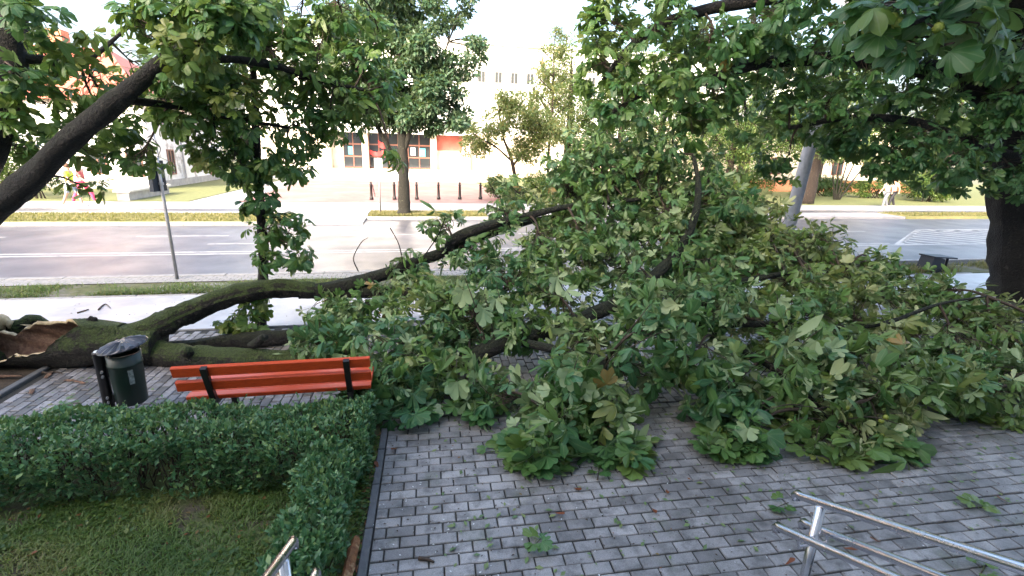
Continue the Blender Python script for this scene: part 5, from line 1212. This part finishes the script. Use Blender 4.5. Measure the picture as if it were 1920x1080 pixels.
clumps(rt_, [(1.35, 8.50, 4.13, 0.38, 0.47), (1.67, 8.30, 3.44, 0.47, 0.38), (1.44, 8.80, 4.81, 0.36, 0.39), (2.16, 8.50, 4.57, 0.55, 0.46), (2.27, 8.30, 3.85, 0.55, 0.46), (2.84, 8.30, 3.26, 0.43, 0.34, 0.7), (3.05, 8.60, 4.46, 0.55, 0.47), (3.16, 8.40, 3.76, 0.51, 0.43), (3.96, 8.80, 4.20, 0.57, 0.49), (3.81, 8.50, 4.76, 0.63, 0.42), (3.82, 8.60, 3.35, 0.49, 0.35, 0.6), (4.71, 9.00, 3.57, 0.55, 0.46), (4.90, 9.00, 4.50, 0.67, 0.58), (5.41, 9.00, 3.76, 0.69, 0.50), (5.85, 9.20, 3.12, 0.53, 0.38), (5.83, 9.00, 4.36, 0.67, 0.58), (6.37, 9.20, 3.36, 0.71, 0.52), (6.96, 9.40, 3.93, 0.72, 0.52), (7.05, 9.00, 3.05, 0.56, 0.39), (7.87, 9.50, 3.69, 0.73, 0.53), (7.77, 8.90, 2.67, 0.47, 0.33, 0.8), (8.31, 9.20, 3.23, 0.62, 0.52), (6.44, 9.00, 4.78, 0.66, 0.53), (7.41, 9.00, 4.48, 0.67, 0.54), (8.32, 9.00, 3.83, 0.59, 0.59), (4.96, 9.20, 2.77, 0.43, 0.34, 0.4), (6.71, 9.20, 2.73, 0.34, 0.24, 0.5), (6.51, 11.00, 4.51, 0.99, 0.77), (7.78, 11.00, 4.74, 0.99, 0.77), (9.03, 11.00, 3.31, 1.03, 0.68), (7.64, 11.00, 3.92, 1.01, 0.79), (9.66, 11.00, 4.69, 0.99, 0.88), (10.55, 11.00, 2.79, 0.81, 0.69), (5.37, 10.50, 4.41, 0.95, 0.74), (6.20, 10.50, 3.43, 0.76, 0.49), (9.06, 10.50, 2.44, 0.56, 0.33, 0.6), (8.38, 10.80, 2.52, 0.57, 0.30, 0.6), (4.22, 10.00, 4.94, 0.89, 0.59), (2.97, 9.60, 4.39, 0.77, 0.58), (2.33, 8.80, 5.33, 0.59, 0.34), (4.55, 9.00, 5.44, 0.69, 0.43), (5.84, 9.00, 5.47, 0.69, 0.43), (7.31, 9.20, 5.49, 0.80, 0.53), (8.75, 9.00, 4.51, 0.54, 0.80), (9.17, 9.30, 2.60, 0.49, 0.39)], RL[1:], tips=20, per=6, size=(.12, .19), mat='chestnut', wilt=.3, droop=.4, br=.02, rough=.5, olive=lambda c: .40 - .055 * (c[0] - 2))  # tint drops toward the right: the crown's shade put into leaf colour
top = [(10.5 + rng.normal(0, 1.6), 10 + rng.normal(0, 2.2), rng.uniform(6.2, 9.5), 1.0, .8, .7) for _ in range(26)] + [(8 + rng.normal(0, 2.0), 8 + rng.normal(0, 1.5), rng.uniform(5.6, 7.6), 1.1, .8, 1.) for _ in range(34)]  # unseen clumps above the view, thickened to shade the crown below
clumps(rt_, top, RL, tips=10, per=6, size=(.15, .22), mat='chestnut', wilt=.15, droop=.35)

# the half of the split tree still standing at the left
lt = new_tree('chestnut_tree', (-6.5, 5.35, 0), 'standing left chestnut with thick dark branch slanting up to the right', 'tree')
LR = lt['root']; LLm = []
lb('trunk', [(-6.75, 5.3, -.02, .5), (-6.7, 5.3, .4, .42), (-6.7, 5.33, 1.0, .38), (-6.65, 5.35, 1.5, .34)], 'moss_bark', LR, 22)
LLm.append(lb('limb', [(-6.83, 5.30, 0.91, 0.198), (-6.21, 5.35, 1.59, 0.161), (-5.68, 5.40, 1.99, 0.133), (-5.30, 5.45, 2.28, 0.127), (-4.85, 5.50, 2.69, 0.118), (-4.46, 5.60, 3.02, 0.108), (-4.17, 5.75, 3.33, 0.093), (-3.80, 5.90, 3.66, 0.074), (-3.46, 6.20, 4.00, 0.046), (-2.99, 6.60, 4.45, 0.031), (-2.27, 7.00, 4.70, 0.022)], 'shaded_bark', LR, 18)); LLm.append(lb('limb', [(-6.46, 5.35, 1.34, 0.240), (-6.11, 5.50, 2.11, 0.216), (-5.89, 5.70, 2.81, 0.192), (-5.71, 5.80, 3.32, 0.176), (-5.63, 5.90, 3.83, 0.160), (-5.50, 6.00, 4.48, 0.128), (-5.16, 6.10, 5.46, 0.080)], 'shaded_bark', LR, 16))
for q in ([(-3.97, 5.85, 3.51, 0.060), (-3.57, 6.20, 3.66, 0.045), (-3.14, 6.60, 3.68, 0.050), (-2.63, 7.00, 3.56, 0.035), (-2.09, 7.30, 3.47, 0.020)], [(-4.34, 5.70, 3.15, 0.050), (-4.09, 6.20, 3.12, 0.035), (-3.69, 6.60, 3.03, 0.028), (-3.12, 7.00, 2.94, 0.020)], [(-5.64, 5.80, 3.49, 0.060), (-5.46, 6.00, 3.58, 0.050), (-5.23, 6.30, 3.58, 0.035), (-4.87, 6.60, 4.00, 0.020)]): LLm.append(lb('branch', q, 'shaded_bark', LR, 10))
clumps(lt, [(-5.10, 5.60, 3.95, 0.22, 0.14, 0.5), (-5.01, 6.00, 3.70, 0.24, 0.21, 0.5), (-5.45, 6.00, 3.10, 0.28, 0.22, 0.6), (-5.35, 5.60, 3.41, 0.11, 0.17, 0.3), (-5.22, 6.50, 3.34, 0.30, 0.27, 0.6), (-5.23, 6.00, 2.69, 0.25, 0.22, 0.6), (-5.11, 6.50, 2.90, 0.31, 0.24, 0.7), (-4.84, 6.50, 2.51, 0.26, 0.19, 0.6), (-4.47, 6.50, 3.23, 0.30, 0.30, 0.7), (-4.22, 6.50, 3.99, 0.32, 0.26, 0.6), (-3.68, 6.50, 4.12, 0.39, 0.32), (-3.85, 6.50, 3.64, 0.39, 0.33), (-3.53, 6.50, 3.28, 0.40, 0.33), (-3.21, 6.80, 3.90, 0.41, 0.37), (-3.12, 7.00, 4.31, 0.38, 0.31), (-2.92, 7.00, 3.55, 0.39, 0.39), (-2.67, 7.20, 4.05, 0.40, 0.40), (-2.50, 7.20, 3.45, 0.37, 0.33), (-2.28, 7.40, 3.89, 0.28, 0.30, 0.8), (-2.13, 7.40, 3.23, 0.23, 0.27, 0.6), (-2.97, 7.00, 2.97, 0.36, 0.29), (-3.54, 6.80, 2.81, 0.39, 0.32), (-3.90, 6.60, 2.96, 0.34, 0.29), (-2.60, 7.20, 3.03, 0.30, 0.21, 0.7), (-2.42, 7.40, 4.46, 0.29, 0.25, 0.8), (-3.74, 6.70, 2.50, 0.21, 0.18, 0.6), (-5.52, 5.60, 2.95, 0.10, 0.14, 0.3), (-4.34, 6.00, 4.07, 0.24, 0.15, 0.4), (-1.76, 7.20, 2.62, 0.12, 0.23, 0.2), (-3.25, 7.00, 2.44, 0.26, 0.22, 0.6), (-1.83, 8.00, 3.56, 0.31, 0.11, 0.3), (-5.74, 5.80, 2.61, 0.13, 0.13, 0.4), (-5.38, 6.20, 2.14, 0.15, 0.09, 0.2), (-3.84, 6.10, 3.47, 0.31, 0.31), (-4.03, 6.30, 3.07, 0.29, 0.26), (-3.74, 7.20, 4.15, 0.43, 0.36), (-3.11, 7.60, 4.25, 0.45, 0.38), (-3.76, 7.40, 3.65, 0.45, 0.38), (-2.89, 7.60, 3.27, 0.39, 0.35), (-4.22, 6.80, 2.56, 0.22, 0.22, 0.6), (-2.16, 7.60, 3.65, 0.35, 0.31), (-2.03, 7.80, 4.32, 0.23, 0.31, 0.5), (-5.99, 6.80, 3.64, 0.28, 0.28, 0.5), (-5.10, 7.00, 3.69, 0.32, 0.28, 0.5), (-5.95, 6.50, 3.77, 0.26, 0.26, 0.5), (-3.39, 5.50, 3.67, 0.21, 0.19, 0.9), (-3.12, 5.70, 3.92, 0.25, 0.23), (-2.96, 6.00, 4.18, 0.26, 0.18), (-3.32, 5.80, 4.15, 0.26, 0.14), (-3.78, 5.90, 4.14, 0.20, 0.12, 0.6)], LLm, tips=15, per=5, size=(.11, .17), mat='chestnut', wilt=.4, droop=.45, br=.013, rough=.5, olive=lambda c: .52, bias=(.1, -.45, 0))

# slender young tree with leafy shoots
sl = new_tree('young_chestnut_tree', (-3.85, 6.98, 0), 'slender young chestnut with leafy shoots standing behind the mossy limb', 'tree')
SL = [lb('trunk', [(-3.82, 6.98, -0.01, 0.085), (-3.75, 6.98, 0.48, 0.075), (-3.65, 6.98, 1.14, 0.070), (-3.62, 6.98, 1.76, 0.060), (-3.59, 6.98, 2.36, 0.055), (-3.56, 6.98, 2.85, 0.050), (-3.50, 6.98, 3.73, 0.040), (-3.44, 6.98, 4.48, 0.030)], 'bark', sl['root'], 12)]
clumps(sl, [(-3.52, 6.95, 2.29, 0.22, 0.19, 0.6), (-3.55, 6.90, 1.96, 0.24, 0.19, 0.6), (-3.48, 6.90, 1.55, 0.26, 0.21, 0.7), (-3.12, 6.90, 1.60, 0.14, 0.23, 0.4), (-3.47, 6.90, 1.14, 0.26, 0.17, 0.6), (-3.09, 6.90, 1.25, 0.14, 0.14, 0.3), (-3.62, 6.60, 0.52, 0.23, 0.15, 0.5), (-3.93, 6.40, 0.30, 0.19, 0.10, 0.4), (-3.69, 6.50, 0.23, 0.15, 0.09, 0.3), (-3.73, 6.90, 2.28, 0.16, 0.16, 0.4)], SL, tips=14, per=5, size=(.10, .16), mat='chestnut', wilt=.55, droop=.7, br=.008)

# tree at the lower right outside the picture, its branch tip hanging into the top corner
nt_ = new_tree('chestnut_tree', (5.4, 1.6, 0), 'chestnut branch with large leaves and conkers hanging into top right corner', 'tree')
NRt = nt_['root']; NL = [lb('trunk', [(5.4, 1.6, -.02, .42), (5.4, 1.6, .5, .33), (5.38, 1.62, 2.5, .28), (5.2, 1.8, 4.6, .22), (5.0, 2.0, 7, .12)], 'bark', NRt, 18)]
lb('limb', [(5.3, 1.7, 3.6, .1), (4.8, 2.3, 4.5, .08), (4.3, 2.8, 4.75, .065), (3.9, 3.0, 4.7, .05)], 'bark', NRt, 10)
NL2 = [lb('branch', [(3.14, 3.00, 4.07, 0.060), (2.79, 3.00, 3.79, 0.040), (2.56, 3.00, 3.61, 0.028), (2.29, 2.95, 3.49, 0.018), (2.07, 2.90, 3.40, 0.010)], 'bark', NRt, 8), lb('branch', [(2.72, 3.00, 3.74, 0.030), (2.87, 3.10, 3.60, 0.020), (2.98, 3.15, 3.39, 0.012)], 'bark', NRt, 8)]
clumps(nt_, [(2.07, 2.95, 3.45, 0.09, 0.06, 0.5), (2.33, 2.95, 3.43, 0.13, 0.09, 0.6), (2.60, 3.05, 3.54, 0.13, 0.07, 0.5), (2.23, 2.90, 3.28, 0.11, 0.03, 0.3), (2.97, 3.15, 3.36, 0.06, 0.09, 0.3), (2.00, 3.00, 3.52, 0.08, 0.05, 0.3)], NL2, tips=7, per=5, size=(.125, .17), mat='chestnut', wilt=.15, droop=.45, br=.006, up=.7, bias=(-.5, -1.1, .2), olive=lambda c: .3)
top = [(5.6 + rng.normal(0, .9), 1.2 + rng.normal(0, .9), rng.uniform(5.8, 8.5), .9, .8, .6) for _ in range(16)]  # unseen crown overhead, added to cast shade on the plaza
clumps(nt_, top, NL, tips=9, per=6, size=(.15, .2), mat='chestnut', wilt=.15, droop=.35)
for p in [(2.20, 2.85, 3.38), (1.95, 2.85, 3.42), (1.98, 2.85, 3.40), (1.93, 3.00, 3.39)]: conker(NRt, p[:3], .026)

# ================================================================== LITTER ON THE GROUND
def sprig(x, y, label, nleaf, mat='chestnut', s=.11, cat='sprig'):
    t = dict(name=label, ground=True, root=thing('fallen_sprig', (x, y, 0), label, cat))
    a0 = rng.uniform(0, 6.28)
    twig(t, [np.array([x - .1 * math.cos(a0), y - .1 * math.sin(a0), .012]), np.array([x, y, .018]), np.array([x + .08 * math.cos(a0), y + .08 * math.sin(a0), .012])], .005, .003, 4)
    for i in range(nleaf):
        a = a0 + 6.28 * i / nleaf + rng.normal(0, .3); d = np.array([math.cos(a), math.sin(a), .08])
        add_leaf(t, np.array([x, y, .025]) + d * .05 + np.array([0, 0, .012 * i]), d, np.array([rng.normal(0, .2), rng.normal(0, .2), 1.]), s * rng.uniform(.8, 1.2), mat, 2)
for px_, nl, lab in [((0.22, 2.86), 4, 'green leaf sprig on the plaza near the bottom centre'), ((0.80, 3.69), 3, 'small curled green leaf just below the fallen crown'), ((-0.16, 3.95), 2, 'dark twiggy leaf scrap left of the hanging cluster'), ((3.82, 3.36), 4, 'yellow-green leaf sprig lying behind the right handrail'), ((2.20, 3.32), 3, 'little green sprig left of the handrail end'), ((-4.65, 4.58), 4, 'green leaf lying on promenade beside the litter bin'), ((1.18, 3.86), 3, 'green leaf pressed on paving right of the hanging cluster'), ((3.27, 2.72), 4, 'dark green leaf under the handrail at bottom right'), ((3.91, 4.08), 3, 'yellowish leaf at the right front of the fallen crown')]: sprig(px_[0], px_[1], lab, nl, 'wilted' if nl != 3 else 'chestnut', .085)
def dead_leaf(x, y, label, s=.09):
    V, Fc, E = leaflet(1, -.25, .5, 0)
    V = V * s; a = rng.uniform(0, 6.28); c, q = math.cos(a), math.sin(a)
    V = np.stack([V[:, 0] * c - V[:, 1] * q, V[:, 0] * q + V[:, 1] * c, V[:, 2] + .006], -1)
    V[:, 2] += .012 * np.abs(V[:, 0]) / s; V[:, 2] -= V[:, 2].min() - .004
    link('dead_leaf', raw_mesh('dead_leaf', V, Fc, 'dead_leaf', True, None, {'rnd': np.zeros(len(V))}), None, None, label, 'leaf', 'dead leaves on the plaza', (x, y, 0))
for p, lab in [((0.38, 3.19), 'orange-brown dead leaf in the middle of the plaza'), ((1.16, 3.27), 'dark red dead leaf on a grey brick at plaza centre'), ((-1.03, 3.99), 'reddish dead leaf near the left plaza edge'), ((2.76, 2.97), 'orange dead leaf between the handrails'), ((2.44, 2.91), 'brown dead leaf behind the lower handrail'), ((1.93, 2.74), 'red dead leaf left of the handrail post'), ((4.16, 3.45), 'red stalk-like dead leaf at right plaza edge'), ((-3.22, 2.64), 'large reddish dead leaf on the lawn at lower left'), ((-1.12, 3.67), 'orange dead leaf at the hedge foot by the edging'), ((0.56, 3.49), 'brown dead leaf below the hanging cluster'), ((1.34, 3.50), 'tan dead leaf between the two hanging clusters')]: dead_leaf(p[0], p[1], lab)
# piece of split wood by the edging
wl = [pl(-.58, 2.50, .05), pl(-.57, 2.66, .06), pl(-.56, 2.84, .06), pl(-.555, 2.97, .05)]
V_, Q_ = tube_np(spline(wl, 4), np.array([.02, .03, .034, .036, .034, .037, .035, .033, .036, .03, .032, .03, .018]), 7, lump=rng.uniform(.55, 1.3, (1, 7)) * rng.uniform(.9, 1.1, (13, 7)))
o = link('split_log', raw_mesh('split_log', V_, [list(map(int, q)) for q in Q_] + [list(range(7))[::-1], list(range(len(V_) - 7, len(V_)))], 'log_wood'))
tag(o, 'orange-brown piece of split wood lying at the plaza edging', 'wood')
# sticks
for k, (pts, lab) in enumerate([([(-7.02, 7.45, 0.012), (-7.00, 7.56, 0.012), (-7.00, 7.64, 0.012)], 'short dark stick lying on the pale cycle path'), ([(-6.83, 7.63, 0.012), (-6.94, 7.85, 0.012), (-6.92, 7.91, 0.012), (-6.70, 7.72, 0.012)], 'forked dark twig on the pale cycle path'), ([(-5.60, 5.32, 0.012), (-5.48, 5.30, 0.012), (-5.46, 5.34, 0.012), (-5.35, 5.31, 0.012)], 'thin crooked twig by the tree pit edging'), ([(-0.59, 2.71, 0.012), (-0.53, 2.70, 0.012), (-0.48, 2.68, 0.012)], 'short brown stick on the plaza bottom')]):
    o, _ = limb('stick', [(*p, .014 - .003 * i) for i, p in enumerate(pts)], 'twig', None, 6, 4); tag(o, lab, 'stick')
# bark debris by the bin
for k, (p, lab) in enumerate([((-5.12, 5.14), 'dark bark chunk left of the litter bin'), ((-4.96, 5.10), 'reddish bark strip next to the dark chunk by the bin'), ((-5.47, 5.26), 'bark piece near the tree pit edging'), ((-5.29, 4.86), 'small bark flake in the left paving corner')]):
    mb = MB(); V = []; q = rng.uniform(0, 3.14); c, s = math.cos(q), math.sin(q); L_ = rng.uniform(.05, .10)
    for i in range(5):
        for j, w in enumerate((-1, 0, 1)):
            a = (i / 4 - .5) * 2 * L_; b = w * .026 * rng.uniform(.5, 1.4) * (1 - .6 * abs(i / 4 - .5)); V.append((p[0] + a * c - b * s, p[1] + a * s + b * c, .010 + .014 * (w == 0) * rng.random() + .008 * rng.random()))
    Fc = [[i * 3 + j, (i + 1) * 3 + j, (i + 1) * 3 + j + 1, i * 3 + j + 1] for i in range(4) for j in range(2)]
    link('bark_chunk', raw_mesh('bark_chunk', V, Fc, 'torn_wood', False), None, None, lab, 'bark')
# tiny petals, crumbs and leaf scraps strewn over the paving
def scraps(name, P, size, mat, label):
    n = len(P); V, Fc, rd = small_leaves(P, rng.normal(0, 1, (n, 3)) * np.array([1, 1, .1]), rng.normal(0, .2, (n, 3)) + np.array([0, 0, 1.]), rng.uniform(.5, 1.4, n) * size, .5)
    V[:, 2] = np.maximum(V[:, 2], .005)
    link(name, raw_mesh(name, V, Fc, mat, False, None, {'rnd': rd}), None, 'stuff', label, 'debris')
scraps('white_scraps', np.vstack([scatter(pl, -.5, .4, 1.9, 3.6, 90, .008), scatter(pl, 0, 4, 1.9, 4.4, 80, .008)]), .016, 'paper', 'tiny white scraps strewn along the plaza edge')
scraps('brown_scraps', np.vstack([scatter(pl, -.45, 5, 1.9, 4.5, 900, .008), scatter(pl, -4.5, -2.2, 4.7, 6.5, 600, .008)]), .020, 'twig', 'tiny dark crumbs of bark strewn on the paving')
scraps('red_scraps', scatter(pl, -.4, 5, 1.9, 4.5, 40, .008), .03, 'dead_leaf', 'small reddish leaf scraps on the plaza')
scraps('green_scraps', np.vstack([scatter(pl, 0, 6, 2.4, 4.6, 460, .008), scatter(pl, -4.2, -2, 4.7, 6.2, 60, .008)]), .05, 'wilted', 'small torn green leaf scraps on the plaza paving')
scraps('path_scraps', scatter(st, -7, 1, 7.8, 9.5, 130, .006), .03, 'twig', 'dark crumbs on the pale cycle path')
scraps('soil_litter', np.vstack([scatter(pl, -.62, -.5, 1.3, 4.4, 260, .0), scatter(pl, -4, -1, 1.4, 3.7, 260, .004)]), .04, 'dead_leaf', 'brown leaf litter along the hedge foot')

finish_leaves()

if False:
    pass
